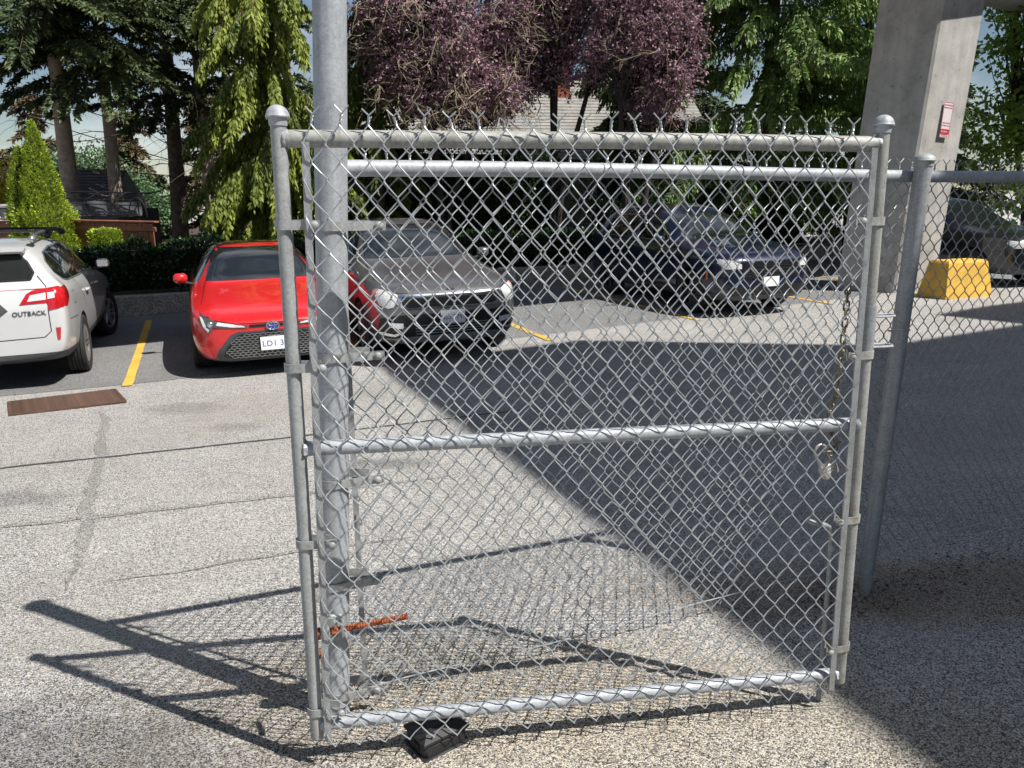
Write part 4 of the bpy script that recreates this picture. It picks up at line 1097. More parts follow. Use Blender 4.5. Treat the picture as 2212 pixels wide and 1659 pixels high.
M['badge_blue'] = simple('badge_blue', (0.01, 0.05, 0.35), rough=.2, coat=1)
M['letter_grey'] = simple('letter_grey', (0.10, 0.105, 0.115), rough=.3, metal=.6)
M['text_white'] = simple('print_white', (0.75, 0.75, 0.75), rough=.5)

def half_profile(w, zb, zs, wr, zr):
    eh = zr - .03 if zr - zs > .12 else zr - .012
    return [(0, zb), (.78 * w, zb), (.955 * w, zb + .07), (w, zb + .48 * (zs - zb)), (.992 * w, zs - .10), (.95 * w, zs),
            (wr + (.93 * w - wr) * .42, zs + (eh - zs) * .62), (wr, eh), (wr * .55, zr - .004), (0, zr)]

def shell_mesh(name, st, levels=2):
    bm = bmesh.new(); rings = []
    for x, w, zb, zs, wr, zr in st:
        hp = half_profile(w, zb, zs, wr, zr)
        loop = [(y, z) for y, z in hp] + [(-y, z) for y, z in reversed(hp[1:-1])]
        rings.append([bm.verts.new((x, y, z)) for y, z in loop])
    n = len(rings[0])
    for a, b in zip(rings[:-1], rings[1:]):
        for k in range(n):
            bm.faces.new((a[k], a[(k + 1) % n], b[(k + 1) % n], b[k]))
    for ring, rev in ((rings[0], False), (rings[-1], True)):
        # close the end with quads across
        h = n // 2
        L_ = [ring[k] for k in range(0, h + 1)]; R_ = [ring[0]] + [ring[n - k] for k in range(1, h)] + [ring[h]]
        for k in range(h):
            vs = [L_[k], L_[k + 1], R_[k + 1], R_[k]]
            vs2 = []
            for v in vs:
                if v not in vs2: vs2.append(v)
            if len(vs2) >= 3: bm.faces.new(vs2)
    bmesh.ops.recalc_face_normals(bm, faces=bm.faces[:])
    me = bpy.data.meshes.new(name); bm.to_mesh(me); bm.free()
    o = bpy.data.objects.new(name, me); col.objects.link(o)
    md = o.modifiers.new('s', 'SUBSURF'); md.levels = levels; md.render_levels = levels
    return o

def eval_mesh(o):
    dg = bpy.context.evaluated_depsgraph_get(); dg.update()
    me = bpy.data.meshes.new_from_object(o.evaluated_get(dg))
    return me

def carve_arches(o, axles, r, half_w, depth=.30):
    cut = MB()
    for x in axles:
        for s in (-1, 1):
            y0 = s * (half_w - depth); y1 = s * (half_w + .2)
            n = 40; vs = []; fs = []
            for y in (y0, y1):
                for k in range(n):
                    a = 2 * math.pi * k / n
                    vs.append((x[0] + r * math.cos(a), y, x[1] + r * math.sin(a)))
            if s > 0: fs.append(tuple(range(n)));  fs.append(tuple(reversed(range(n, 2 * n))))
            else: fs.append(tuple(reversed(range(n)))); fs.append(tuple(range(n, 2 * n)))
            for k in range(n):
                f = (k, n + k, n + (k + 1) % n, (k + 1) % n)
                fs.append(f if s > 0 else tuple(reversed(f)))
            cut.add(vs, fs)
    cm = cut.mesh('cut'); 
    bmx = bmesh.new(); bmx.from_mesh(cm); bmesh.ops.recalc_face_normals(bmx, faces=bmx.faces[:]); bmx.to_mesh(cm); bmx.free()
    co = bpy.data.objects.new('cut', cm); col.objects.link(co)
    md = o.modifiers.new('b', 'BOOLEAN'); md.operation = 'DIFFERENCE'; md.object = co; md.solver = 'EXACT'
    me = eval_mesh(o)
    bpy.data.objects.remove(co); bpy.data.meshes.remove(cm)
    return me

AX = {'front': Vector((-1, 0, 0)), 'rear': Vector((1, 0, 0)), 'left': Vector((0, -1, 0)), 'right': Vector((0, 1, 0)), 'top': Vector((0, 0, -1))}
class Skin:
    def __init__(self, me):
        bm = bmesh.new(); bm.from_mesh(me); self.bvh = BVHTree.FromBMesh(bm); bm.free()
    def cast(self, side, a, b, off):
        d = AX[side]
        if side in ('front', 'rear'): p = Vector((-d.x * 8 - 2.3, a, b))
        elif side == 'top': p = Vector((a, b, 6))
        else: p = Vector((a, -d.y * 6, b))
        hit = self.bvh.ray_cast(p, d)
        if hit[0] is None:
            hit = self.bvh.find_nearest(p + d * (p.dot(-d)))
            if hit[0] is None: return p
        n = hit[1] if hit[1].dot(d) < 0 else -hit[1]
        return hit[0] + n * off

def patch(skin, name, mat, parent, side, poly, off=.004, step=.05, kind=None, smooth=50, rim=.012):
    """a panel that follows the body surface; outline drawn in side, front, rear or top view"""
    bm = bmesh.new()
    f = bm.faces.new([bm.verts.new((p[0], p[1], 0)) for p in poly])
    xs = [p[0] for p in poly]; ys = [p[1] for p in poly]
    for ax, lo, hi in ((0, min(xs), max(xs)), (1, min(ys), max(ys))):
        n = int((hi - lo) / step)
        for k in range(1, n + 1):
            co = [0, 0, 0]; no = [0, 0, 0]; co[ax] = lo + (hi - lo) * k / (n + 1); no[ax] = 1
            bmesh.ops.bisect_plane(bm, geom=bm.verts[:] + bm.edges[:] + bm.faces[:], plane_co=co, plane_no=no)
    bmesh.ops.triangulate(bm, faces=[f for f in bm.faces if len(f.verts) > 4])
    bound = [e for e in bm.edges if len(e.link_faces) == 1]
    base = {v: (v.co.x, v.co.y) for v in bm.verts}
    for v in bm.verts: v.co = skin.cast(side, *base[v], off)
    # skirt down to the skin so the panel has thickness
    low = {}
    for e in bound:
        for v in e.verts:
            if v not in low: low[v] = bm.verts.new(skin.cast(side, *base[v], -rim))
    for e in bound:
        a, b = e.verts
        try: bm.faces.new((a, b, low[b], low[a]))
        except ValueError: pass
    bmesh.ops.recalc_face_normals(bm, faces=bm.faces[:])
    me = bpy.data.meshes.new(name); bm.to_mesh(me); bm.free()
    # make the outward side face the viewer of that side
    for p in me.polygons: p.use_smooth = True
    me.set_sharp_from_angle(angle=RAD(smooth))
    me.materials.append(mat)
    return from_mesh(name, me, mat, parent, kind)

def strip(skin, mb, side, pts, w=.007, off=.0015, closed=False):
    """narrow ribbon on the surface (panel gaps, trim)"""
    pts = [Vector((p[0], p[1], 0)) for p in pts]
    if closed: pts = pts + [pts[0]]
    dense = []
    for a, b in zip(pts[:-1], pts[1:]):
        n = max(1, int((b - a).length / .06))
        for k in range(n): dense.append(a.lerp(b, k / n))
    dense.append(pts[-1]); vs = []
    for i, q in enumerate(dense):
        t = dense[min(i + 1, len(dense) - 1)] - dense[max(i - 1, 0)]
        s = Vector((-t.y, t.x, 0)); s = s.normalized() * w / 2 if s.length else Vector((0, w / 2, 0))
        vs.append(skin.cast(side, q.x + s.x, q.y + s.y, off)); vs.append(skin.cast(side, q.x - s.x, q.y - s.y, off))
    mb.add(vs, [(2 * i, 2 * i + 1, 2 * i + 3, 2 * i + 2) for i in range(len(dense) - 1)])

def mir(poly): return [(-p[0], p[1]) for p in reversed(poly)]

wheel_cache = {}
def wheel(parent, x, y, r, w, spokes, rim_mat, steer=0):
    key = (round(r, 3), round(w, 3), spokes, rim_mat.name)
    if key not in wheel_cache:
        t = MB(); rr = r * .66
        prof = [(rr, -w * .42), (rr + .02, -w * .47), (r * .86, -w * .5), (r * .955, -w * .47), (r * .985, -w * .40)]
        for k in range(5):
            a = -w * .40 + k * w * .17
            prof += [(r, a + .004), (r, a + w * .13), (r - .010, a + w * .135), (r - .010, a + w * .165)]
        prof = [p for p in prof if p[1] <= w * .40] + [(r * .985, w * .40), (r * .955, w * .47), (r * .86, w * .5), (rr + .02, w * .47), (rr, w * .42), (rr, -w * .42)]
        t.lathe(prof, 40)
        m_ = MB()
        m_.lathe([(rr, -w * .3), (rr, w * .43), (rr - .018, w * .45), (rr - .03, w * .40), (rr - .035, -w * .3)], 36)
        m_.lathe([(.075, w * .20), (.072, w * .34), (.05, w * .37), (0, w * .375)], 20)
        for k in range(spokes):
            a = 2 * math.pi * k / spokes
            R_ = Matrix.Rotation(a, 3, 'Z')
            for da in (-.10, .10):
                p0 = R_ @ Vector((.05, da * .3, w * .30)); p1 = R_ @ Vector(((rr - .02) * math.cos(da), (rr - .02) * math.sin(da), w * .40))
                c = (p0 + p1) / 2; L_ = (p1 - p0).length
                q = (p1 - p0).to_track_quat('X', 'Z').to_matrix()
                m_.box(c, (L_, .030, .022), q, b=.006)
        d_ = MB(); d_.lathe([(0, w * .05), (rr * .72, w * .05), (rr * .72, w * .02), (0, w * .02)], 28)
        wheel_cache[key] = (t.mesh('tyre', 35), m_.mesh('rim', 35), d_.mesh('brake_disc', 35))
        wheel_cache[key][0].materials.append(M['tyre']); wheel_cache[key][1].materials.append(rim_mat); wheel_cache[key][2].materials.append(M['alloy_dark'])
    tm, rm, dm = wheel_cache[key]
    s = 1 if y > 0 else -1
    o = bpy.data.objects.new('wheel', tm); link(o, parent)
    o.location = (x, y, r); o.rotation_euler = (RAD(-90) * s, 0, steer)
    a = bpy.data.objects.new('rim', rm); link(a, o)
    b = bpy.data.objects.new('brake_disc', dm); link(b, o)
    return o

def make_car(name, label, st, paint_mat, nose, heading, axles, wr, hw, rim, spokes=5, clad=None, track=None, steer=0, shade_under=True):
    """nose: world position of the front end; heading: unit vector the car faces"""
    ang = math.atan2(heading.y, heading.x)
    z = gz(*(nose - heading * 2.2).xy)
    root = empty(name, (nose.x, nose.y, gz(*(nose - heading * 2.3).xy)), ang, label, 'car')
    side = Vector((-heading.y, heading.x, 0)); mid = nose - heading * 2.3
    gx_ = (gz(*(mid + heading * 1.3).xy) - gz(*(mid - heading * 1.3).xy)) / 2.6
    gy_ = (gz(*(mid + side * .8).xy) - gz(*(mid - side * .8).xy)) / 1.6
    root.rotation_euler = (math.atan(gy_), -math.atan(gx_), ang)
    root.location.z += gx_ * 2.3
    src = shell_mesh('body', st)
    raw = eval_mesh(src); skin = Skin(raw)
    me = carve_arches(src, [(a, wr) for a in axles], wr + .045, hw)
    bpy.data.objects.remove(src)
    # split the dark arch linings and the cladding from the painted shell
    bm = bmesh.new(); bm.from_mesh(me)
    if clad:
        bmesh.ops.bisect_plane(bm, geom=bm.verts[:] + bm.edges[:] + bm.faces[:], plane_co=(0, 0, clad), plane_no=(0, 0, 1))
    body_f, low_f = [], []
    for f in bm.faces:
        c = f.calc_center_median()
        arch = any(abs(math.hypot(c.x - a, c.z - wr) - (wr + .045)) < .02 and abs(c.y) < hw and abs(f.normal.y) < .3 for a in axles) or \
               any(math.hypot(c.x - a, c.z - wr) < wr + .05 and abs(c.y) < hw - .2 and abs(f.normal.y) > .5 for a in axles)
        under = f.normal.z < -.7 and c.z < .4
        (low_f if arch or under or (clad and c.z < clad) else body_f).append(f)
    def sub(keep):
        b2 = bm.copy(); ids = {f.index for f in keep}
        b2.faces.ensure_lookup_table()
        bmesh.ops.delete(b2, geom=[f for f in b2.faces if f.index not in ids], context='FACES')
        m2 = bpy.data.meshes.new('x'); b2.to_mesh(m2); b2.free()
        for p in m2.polygons: p.use_smooth = True
        m2.set_sharp_from_angle(angle=RAD(38)); return m2
    bm.faces.index_update()
    from_mesh('body', sub(body_f), paint_mat, root)
    lm_ = sub(low_f); lm_.materials.clear(); from_mesh('underbody', lm_, M['cladding'], root)
    bm.free(); bpy.data.meshes.remove(raw)
    tr = track or hw - .10
    for i, a in enumerate(axles):
        for s in (-1, 1):
            wheel(root, a, s * tr, wr, .215, spokes, rim, steer if i == 0 else 0)
    return root, skin

def mirror_part(parent, x, y, z, mat, facing=1):
    s = 1 if y > 0 else -1
    mb = MB(); mb.box((x, y + s * .085, z + .05), (.10, .17, .125), Matrix.Rotation(RAD(-8 * s), 3, 'Z'), b=.035)
    m_ = mb.build('door_mirror', mat, parent, smooth=60)
    mb = MB(); mb.box((x - .052, y + s * .085, z + .052), (.004, .135, .09), Matrix.Rotation(RAD(-8 * s), 3, 'Z'), b=.001); mb.build('mirror_glass', M['chrome'], m_)
    mb = MB(); mb.tube([(x, y - s * .06, z - .03), (x, y + s * .05, z + .0)], .022, 8); mb.build('stalk', M['trimblack'], m_)

def plate_part(parent, c, ang, s, size=.07, pitch=0, back=False, spacing=1.0, align='CENTER', dx=0):
    """number plate facing local +x (or -x)"""
    pr = empty_part = bpy.data.objects.new('number_plate', MB().box((0, 0, 0), (.006, .305, .155), b=.002).mesh('number_plate', 40)); pr.data.materials.append(M['plate'])
    link(pr, parent); pr.location = c; pr.rotation_euler = (0, pitch, ang)
    R_ = Matrix(((0, 0, 1, .0032), (1, 0, 0, dx), (0, 1, 0, -.005), (0, 0, 0, 1)))
    text_part('plate_number', s, size, M['plate_blue'], pr, R_, .0006, align, spacing)
    return pr

# ---- white estate car seen from behind
fwd = Vector((-.37, .929, 0)).normalized(); rgt = Vector((fwd.y, -fwd.x, 0))
rear_c = Vector((-5.25, 9.17, 0)) - rgt * .82
nose = rear_c + fwd * 3.80
st = [(-.0, .55, .36, .70, .40, .74), (-.06, .76, .28, .76, .5, .82), (-.25, .87, .25, .84, .6, .92), (-.6, .91, .24, .92, .64, 1.0), (-1.05, .92, .24, .98, .66, 1.06),
      (-1.40, .92, .24, 1.02, .66, 1.12), (-1.8, .92, .24, 1.04, .62, 1.34), (-2.25, .92, .24, 1.05, .60, 1.55), (-2.8, .92, .24, 1.06, .605, 1.61), (-3.5, .92, .24, 1.08, .60, 1.60),
      (-4.1, .92, .25, 1.10, .585, 1.565), (-4.36, .915, .26, 1.10, .575, 1.52), (-4.44, .912, .27, 1.10, .575, 1.49), (-4.56, .905, .29, 1.16, .64, 1.33), (-4.66, .90, .31, 1.15, .69, 1.20), (-4.72, .89, .33, 1.12, .71, 1.15), (-4.78, .875, .34, 1.02, .68, 1.05), (-4.84, .81, .37, .84, .60, .88)]
car, sk = make_car('estate_car', 'white estate car with roof rails seen from behind, at the left edge', st, M['p_white'], nose, fwd, (-1.06, -3.80), .345, .92, M['alloy'], 5, clad=.43, track=.815, steer=RAD(-14))
rw = [(-.58, 1.20), (.58, 1.20), (.61, 1.27), (.55, 1.38), (.47, 1.455), (.3, 1.475), (-.3, 1.475), (-.47, 1.455), (-.55, 1.38), (-.61, 1.27)]
patch(sk, 'rear_window', M['glass'], car, 'rear', rw, .004)
mb = MB(); strip(sk, mb, 'rear', rw, .018, .006, True); mb.build('rear_window_seal', M['trimblack'], car)
sp_ = MB(); vs = []
for i, y in enumerate(lin(-.53, .53, 14)):
    c = math.cos(y / .53 * 1.2) * .05
    vs += [(-4.36, y, 1.53 + .012 * math.cos(y * 2)), (-4.52 - c, y, 1.500), (-4.50 - c, y, 1.478), (-4.38, y, 1.49)]
fs = []
for i in range(14):
    for k in range(4): fs.append((i * 4 + k, i * 4 + (k + 1) % 4, i * 4 + 4 + (k + 1) % 4, i * 4 + 4 + k))
fs += [(0, 1, 2, 3), (59, 58, 57, 56)]
sp_.add(vs, fs).build('roof_spoiler', M['p_white'], car, smooth=50)
for s in (1, -1):
    mm = (lambda p: p) if s > 0 else mir
    tl = patch(sk, 'tail_light', M['lens_red'], car, 'rear', mm([(0.47, 0.955), (0.54, 1.06), (0.6, 1.095), (0.865, 1.13), (0.868, 0.91), (0.73, 0.885), (0.73, 0.965)]), .010, .04)
    patch(sk, 'reverse_lens', M['lens_clear'], tl, 'rear', mm([(0.545, 0.982), (0.575, 1.045), (0.72, 1.065), (0.72, 0.995)]), .014, .04)
    patch(sk, 'indicator_lens', M['lens_clear'], tl, 'rear', mm([(0.735, 1.0), (0.735, 1.065), (0.8, 1.07), (0.8, 1.01)]), .014, .04)
    sd = 'left' if s > 0 else 'right'
    patch(sk, 'side_lens', M['lens_red'], tl, sd, [(-4.78, 0.92), (-4.76, 1.11), (-4.5, 1.125), (-4.44, 1.1), (-4.52, 0.99), (-4.66, 0.91)], .007, .05)
    patch(sk, 'reflector', M['lens_red'], car, 'rear', mm([(0.775, 0.565), (0.775, 0.695), (0.82, 0.695), (0.8, 0.565)]), .008, .03)
    win = [(-1.72, 1.10), (-1.86, 1.20), (-2.32, 1.445), (-2.9, 1.505), (-3.6, 1.50), (-4.05, 1.455), (-4.26, 1.37), (-4.34, 1.25), (-4.26, 1.17), (-4.10, 1.14), (-3.0, 1.115)]
    patch(sk, 'side_window', M['glass'], car, sd, win, .004)
    mb = MB(); strip(sk, mb, sd, win, .014, .006, True)
    for a, b in (((-2.72, 1.11), (-2.82, 1.50)), ((-2.78, 1.11), (-2.88, 1.50)), ((-3.72, 1.13), (-3.98, 1.46))): strip(sk, mb, sd, [a, b], .022, .006)
    mb.build('window_trim', M['satin'], car)
    mb = MB()
    for x in (-2.30, -3.18):
        pts = [sk.cast(sd, x - .10, .93, .004), sk.cast(sd, x - .07, .935, .035), sk.cast(sd, x + .07, .935, .035), sk.cast(sd, x + .10, .93, .004)]
        MB().tube(pts, .013, 8).build('door_handle', M['p_white'], car)
    mirror_part(car, -1.78, s * .90, 1.10, M['p_white'])
    mb = MB()
    mb.tube([(-1.95, s * .555, 1.600), (-2.2, s * .555, 1.655), (-3.0, s * .555, 1.672), (-3.75, s * .555, 1.655), (-4.02, s * .550, 1.625)], .020, 10)
    rl = mb.build('roof_rail', M['cladding'], car)
    for x in (-1.98, -3.02, -4.00):
        mb = MB(); mb.box((x, s * .552, 1.618), (.20, .075, .07), Matrix.Rotation(RAD(6 if x > -3 else -8), 3, 'Y'), b=.022); mb.build('rail_foot', M['satin'] if x < -3.5 else M['cladding'], rl)
for x in (-2.35, -3.45):
    MB().tube([(x, -.55, 1.672), (x, 0, 1.685), (x, .55, 1.672)], .014, 8).build('cross_bar', M['trimblack'], car)
mb = MB()
for s in (1, -1):
    mm = (lambda p: p) if s > 0 else mir
    strip(sk, mb, 'rear', mm([(.64, 1.24), (.725, 1.13), (.728, .96), (.728, .66), (.66, .60), (.0, .585)]), .009, .002)
    sd = 'left' if s > 0 else 'right'
    strip(sk, mb, sd, [(-2.75, 1.10), (-2.73, .80), (-2.72, .45)], .008, .002)
    strip(sk, mb, sd, [(-1.65, 1.06), (-1.55, .75), (-1.58, .45)], .008, .002)
    strip(sk, mb, sd, [(-3.75, 1.12), (-3.55, .92), (-3.42, .75)], .008, .002)
    strip(sk, mb, sd, [(-4.18, .74), (-4.45, .75), (-4.6, .755)], .007, .002)
    strip(sk, mb, sd, [(-4.10, 1.02), (-4.26, 1.02), (-4.26, .88), (-4.10, .88)], .006, .002, True)
mb.build('panel_gaps', M['trimblack'], car, kind='stuff')
patch(sk, 'handle_recess', M['cladding'], car, 'rear', [(-0.36, 0.9), (-0.3, 0.97), (0.3, 0.97), (0.36, 0.9), (0.28, 0.84), (-0.28, 0.84)], .002, .05)
def text_on_skin(skin, name, s, size, mat, parent, side, a0, b0, off, sx=1.0, shear=0.0):
    """lettering wrapped on the body, centred at (a0, b0) of the rear or front view"""
    o = text_part(name, s, size, mat, parent, Matrix.Identity(4), .003)
    fl = -1 if side == 'rear' else 1
    for v in o.data.vertices:
        x, y, z = v.co; v.co = skin.cast(side, a0 + fl * x * sx, b0 + y + shear * x, off + z)
    return o
text_on_skin(sk, 'model_lettering', 'OUTBACK', .066, M['letter_grey'], car, 'rear', -.548, .862, .006, 1.0)
MB().box(sk.cast('rear', 0, .64, .004), (.006, .305, .155), b=.002).build('number_plate', M['plate'], car)

# ---- red saloon facing the viewer
fwd = U.normalized()
st = [(0, .50, .26, .60, .36, .63), (-.05, .70, .20, .65, .48, .69), (-.20, .83, .17, .70, .58, .755), (-.5, .885, .165, .78, .62, .84), (-.95, .89, .165, .86, .63, .925), (-1.30, .89, .165, .90, .63, .985), (-1.62, .89, .165, .92, .59, 1.16), (-2.05, .89, .165, .94, .545, 1.38), (-2.6, .89, .165, .95, .53, 1.435), (-3.25, .89, .165, .97, .52, 1.405), (-3.75, .88, .17, .99, .54, 1.22), (-4.1, .87, .18, 1.0, .6, 1.09), (-4.42, .83, .22, .98, .55, 1.05), (-4.58, .74, .28, .9, .5, .96), (-4.63, .6, .35, .8, .4, .85)]
car, sk = make_car('saloon_car', 'bright red saloon car with honeycomb grille facing the gate', st, M['p_red'], Vector((-2.72, 8.68, 0)), fwd, (-.92, -3.62), .318, .89, M['alloy_dark'], 5, track=.785)
patch(sk, 'windscreen', M['glass'], car, 'front', [(-.66, 1.0), (.66, 1.0), (.63, 1.10), (.53, 1.33), (.49, 1.365), (-.49, 1.365), (-.53, 1.33), (-.63, 1.10)], .004)
gp = [(-.60, .265), (-.48, .215), (.48, .215), (.60, .265), (.56, .36), (.44, .50), (.36, .53), (-.36, .53), (-.44, .50), (-.56, .36)]
patch(sk, 'grille_surround', M['cladding'], car, 'front', [(a * 1.06, (b - .37) * 1.09 + .37) for a, b in gp], .006)
patch(sk, 'grille', M['trimblack'], car, 'front', [(a * .93, (b - .37) * .92 + .375) for a, b in gp], .009)
mb = MB(); gi = [(a * .93, (b - .37) * .92 + .375) for a, b in gp]
def inside(p, poly):
    c = False; n = len(poly)
    for i in range(n):
        x1, y1 = poly[i]; x2, y2 = poly[i - 1]
        if (y1 > p[1]) != (y2 > p[1]) and p[0] < (x2 - x1) * (p[1] - y1) / (y2 - y1) + x1: c = not c
    return c
hx, hz = .058, .034
for j in range(14):
    for i in range(-14, 15):
        cx_ = i * hx + (hx / 2 if j % 2 else 0); cz_ = .19 + j * hz * .76
        ring = [(cx_ + hx * .5 * a, cz_ + hz * .5 * b) for a, b in ((-1, -.45), (0, -1), (1, -.45), (1, .45), (0, 1), (-1, .45))]
        if all(inside(p, gi) for p in ring):
            strip(sk, mb, 'front', ring, .006, .016, True)
mb.build('honeycomb', M['satin'], car, kind='stuff')
for s in (1, -1):
    mm = (lambda p: p) if s > 0 else mir
    hl = patch(sk, 'headlight', M['lens_smoke'], car, 'front', mm([(.26, .615), (.40, .625), (.60, .665), (.755, .735), (.77, .69), (.735, .60), (.68, .545), (.655, .57), (.63, .605), (.42, .59), (.28, .585)]), .010, .04)
    patch(sk, 'running_light', M['lens_clear'], hl, 'front', mm([(.735, .70), (.76, .71), (.73, .61), (.685, .555), (.675, .575), (.705, .62)]), .015, .04)
    patch(sk, 'lens_strip', M['lens_clear'], hl, 'front', mm([(.30, .592), (.31, .608), (.58, .655), (.60, .625), (.44, .600)]), .014, .04)
    c = sk.cast('front', s * .655, .635, .012); mb = MB(); mb.lathe([(.0, .012), (.02, .011), (.028, .004), (.032, .004), (.032, -.01)], 18, Matrix.Translation(c) @ Matrix.Rotation(RAD(90), 4, 'Y')); mb.build('projector', M['chrome'], hl)
    sd = 'left' if s > 0 else 'right'
    win = [(-1.55, .985), (-2.0, 1.28), (-2.35, 1.355), (-2.9, 1.36), (-3.3, 1.29), (-3.62, 1.12), (-3.5, 1.03)]
    patch(sk, 'side_window', M['glass'], car, sd, win, .004)
    mirror_part(car, -1.62, s * .87, .98, M['p_red'])
    mb = MB(); strip(sk, mb, 'front', mm([(.66, 1.0), (.70, .90), (.76, .745), (.60, .675), (.40, .635), (.0, .625)]), .008, .002); mb.build('panel_gap', M['trimblack'], car)
    patch(sk, 'corner_vent', M['p_red'], car, 'front', mm([(.66, .26), (.76, .34), (.78, .40), (.70, .36)]), .012, .04)
patch(sk, 'upper_grille', M['trimblack'], car, 'front', [(-.26, .585), (.26, .585), (.25, .615), (-.25, .615)], .006)
c = sk.cast('front', 0, .595, .016)
mb = MB(); mb.lathe([(.0, .006), (.058, .005), (.062, .0)], 28, Matrix.Translation(c) @ Matrix.Rotation(RAD(90), 4, 'Y') @ Matrix.Diagonal((.78, 1.12, 1, 1)))
eb = mb.build('badge', M['badge_blue'], car)
def ell(cy, cz, ry, rz, rr, off=.009):
    return MB().tube([(c.x + off, c.y + cy + ry * math.cos(2 * math.pi * k / 24), c.z + cz + rz * math.sin(2 * math.pi * k / 24)) for k in range(24)], rr, 6, closed=True)
ell(0, 0, .070, .049, .0055, .004).build('badge_ring', M['chrome'], eb)
ell(0, .016, .052, .018, .0038).build('badge_oval', M['chrome'], eb)
ell(0, -.002, .022, .042, .0038).build('badge_oval', M['chrome'], eb)
pl = plate_part(car, sk.cast('front', 0.0, .395, .035), 0, 'LD1 30', .092, align='LEFT', dx=-.135, spacing=1.05)
MB().box((-.004, 0, .0), (.008, .325, .175), b=.003).build('plate_frame', M['trimblack'], pl)
text_part('dealer_lettering', 'OpenRoad', .026, M['text_white'], pl, Matrix(((0, 0, 1, .003), (1, 0, 0, 0), (0, 1, 0, .0815), (0, 0, 0, 1))), .0006)

# ---- silver grey sport utility car facing the viewer
st = [(0, .58, .34, .80, .45, .84), (-.05, .78, .28, .86, .55, .91), (-.20, .90, .24, .92, .62, 1.0), (-.6, .94, .23, 1.0, .66, 1.07), (-1.1, .95, .23, 1.05, .68, 1.13), (-1.4, .95, .23, 1.08, .68, 1.19), (-1.8, .95, .23, 1.09, .64, 1.42), (-2.25, .95, .23, 1.10, .60, 1.63), (-2.9, .95, .23, 1.11, .60, 1.69), (-3.8, .95, .23, 1.13, .59, 1.66), (-4.3, .94, .24, 1.14, .57, 1.58), (-4.6, .92, .28, 1.10, .60, 1.40), (-4.75, .88, .32, 1.04, .6, 1.1), (-4.81, .75, .38, .9, .5, .95)]
car, sk = make_car('sport_utility_car', 'silver grey sport utility car with jewelled grille, parked between the red and blue cars', st, M['p_grey'], Vector((-.70, 9.14, 0)), fwd, (-.95, -3.78), .36, .95, M['alloy'], 7, clad=.34, track=.835)
patch(sk, 'windscreen', M['glass'], car, 'front', [(-.72, 1.20), (.72, 1.20), (.68, 1.32), (.58, 1.56), (.54, 1.60), (-.54, 1.60), (-.58, 1.56), (-.68, 1.32)], .004)
gp = [(-.55, .70), (.55, .70), (.66, .79), (.62, .865), (.35, .845), (.2, .85), (-.2, .85), (-.35, .845), (-.62, .865), (-.66, .79)]
patch(sk, 'grille_surround', M['chrome'], car, 'front', gp, .007)
gi = [(a * .955, (b - .78) * .78 + .778) for a, b in gp]
patch(sk, 'grille', M['trimblack'], car, 'front', gi, .012)
mb = MB()
for j in range(7):
    for i in range(-22, 23):
        a = i * .028 + (.014 if j % 2 else 0); b = .71 + j * .0215
        q = [(a - .010, b), (a, b - .007), (a + .010, b), (a, b + .007)]
        if all(inside(p, gi) for p in q):
            c = sk.cast('front', a, b, .026); vs = [sk.cast('front', x, z, .016) for x, z in q] + [c]
            mb.add(vs, [(0, 1, 4), (1, 2, 4), (2, 3, 4), (3, 0, 4)])
mb.build('grille_studs', M['chrome'], car, smooth=None, kind='stuff')
text_part('bonnet_badge', 'KIA', .055, M['chrome'], car, Matrix.Translation(sk.cast('front', 0, .90, .012)) @ Matrix(((0, 0, 1, 0), (1, 0, 0, 0), (0, 1, 0, 0), (0, 0, 0, 1))), .004, spacing=1.15)
patch(sk, 'lower_bumper', M['trimblack'], car, 'front', [(-.80, .36), (.80, .36), (.86, .50), (.84, .60), (.70, .635), (-.70, .635), (-.84, .60), (-.86, .50)], .006)
patch(sk, 'skid_plate', M['satin'], car, 'front', [(-.62, .305), (.62, .305), (.72, .36), (.55, .375), (-.55, .375), (-.72, .36)], .016)
for k in range(4):
    mb = MB(); strip(sk, mb, 'front', [(-.46, .405 + k * .032), (.46, .405 + k * .032)], .012, .014); mb.build('grille_bar', M['satin'], car)
for s in (1, -1):
    mm = (lambda p: p) if s > 0 else mir
    hl = patch(sk, 'headlight', M['lens_clear'], car, 'front', mm([(.665, .80), (.64, .865), (.70, .90), (.83, .93), (.865, .86), (.84, .76), (.76, .72), (.70, .735)]), .010, .04)
    patch(sk, 'marker_lens', M['lens_amber'], hl, 'front', mm([(.845, .885), (.84, .925), (.872, .90), (.876, .86)]), .016, .03)
    patch(sk, 'fog_light', M['lens_clear'], car, 'front', mm([(.60, .47), (.75, .50), (.76, .55), (.60, .54)]), .012, .04)
    mb = MB(); strip(sk, mb, 'front', mm([(.58, .50), (.62, .43), (.70, .40), (.84, .43)]), .03, .016); mb.build('bumper_trim', M['chrome'], car)
    sd = 'left' if s > 0 else 'right'
    patch(sk, 'side_window', M['glass'], car, sd, [(-1.70, 1.16), (-2.15, 1.48), (-2.5, 1.57), (-3.4, 1.58), (-4.1, 1.50), (-4.25, 1.35), (-4.1, 1.20)], .004)
    mirror_part(car, -1.72, s * .93, 1.15, M['p_grey'])
    mb = MB(); strip(sk, mb, 'front', mm([(.72, 1.18), (.78, 1.08), (.82, .94), (.62, .885), (0, .87)]), .008, .002); mb.build('panel_gap', M['trimblack'], car)
plate_part(car, sk.cast('front', 0, .585, .022), 0, 'NL3 77W', .078)

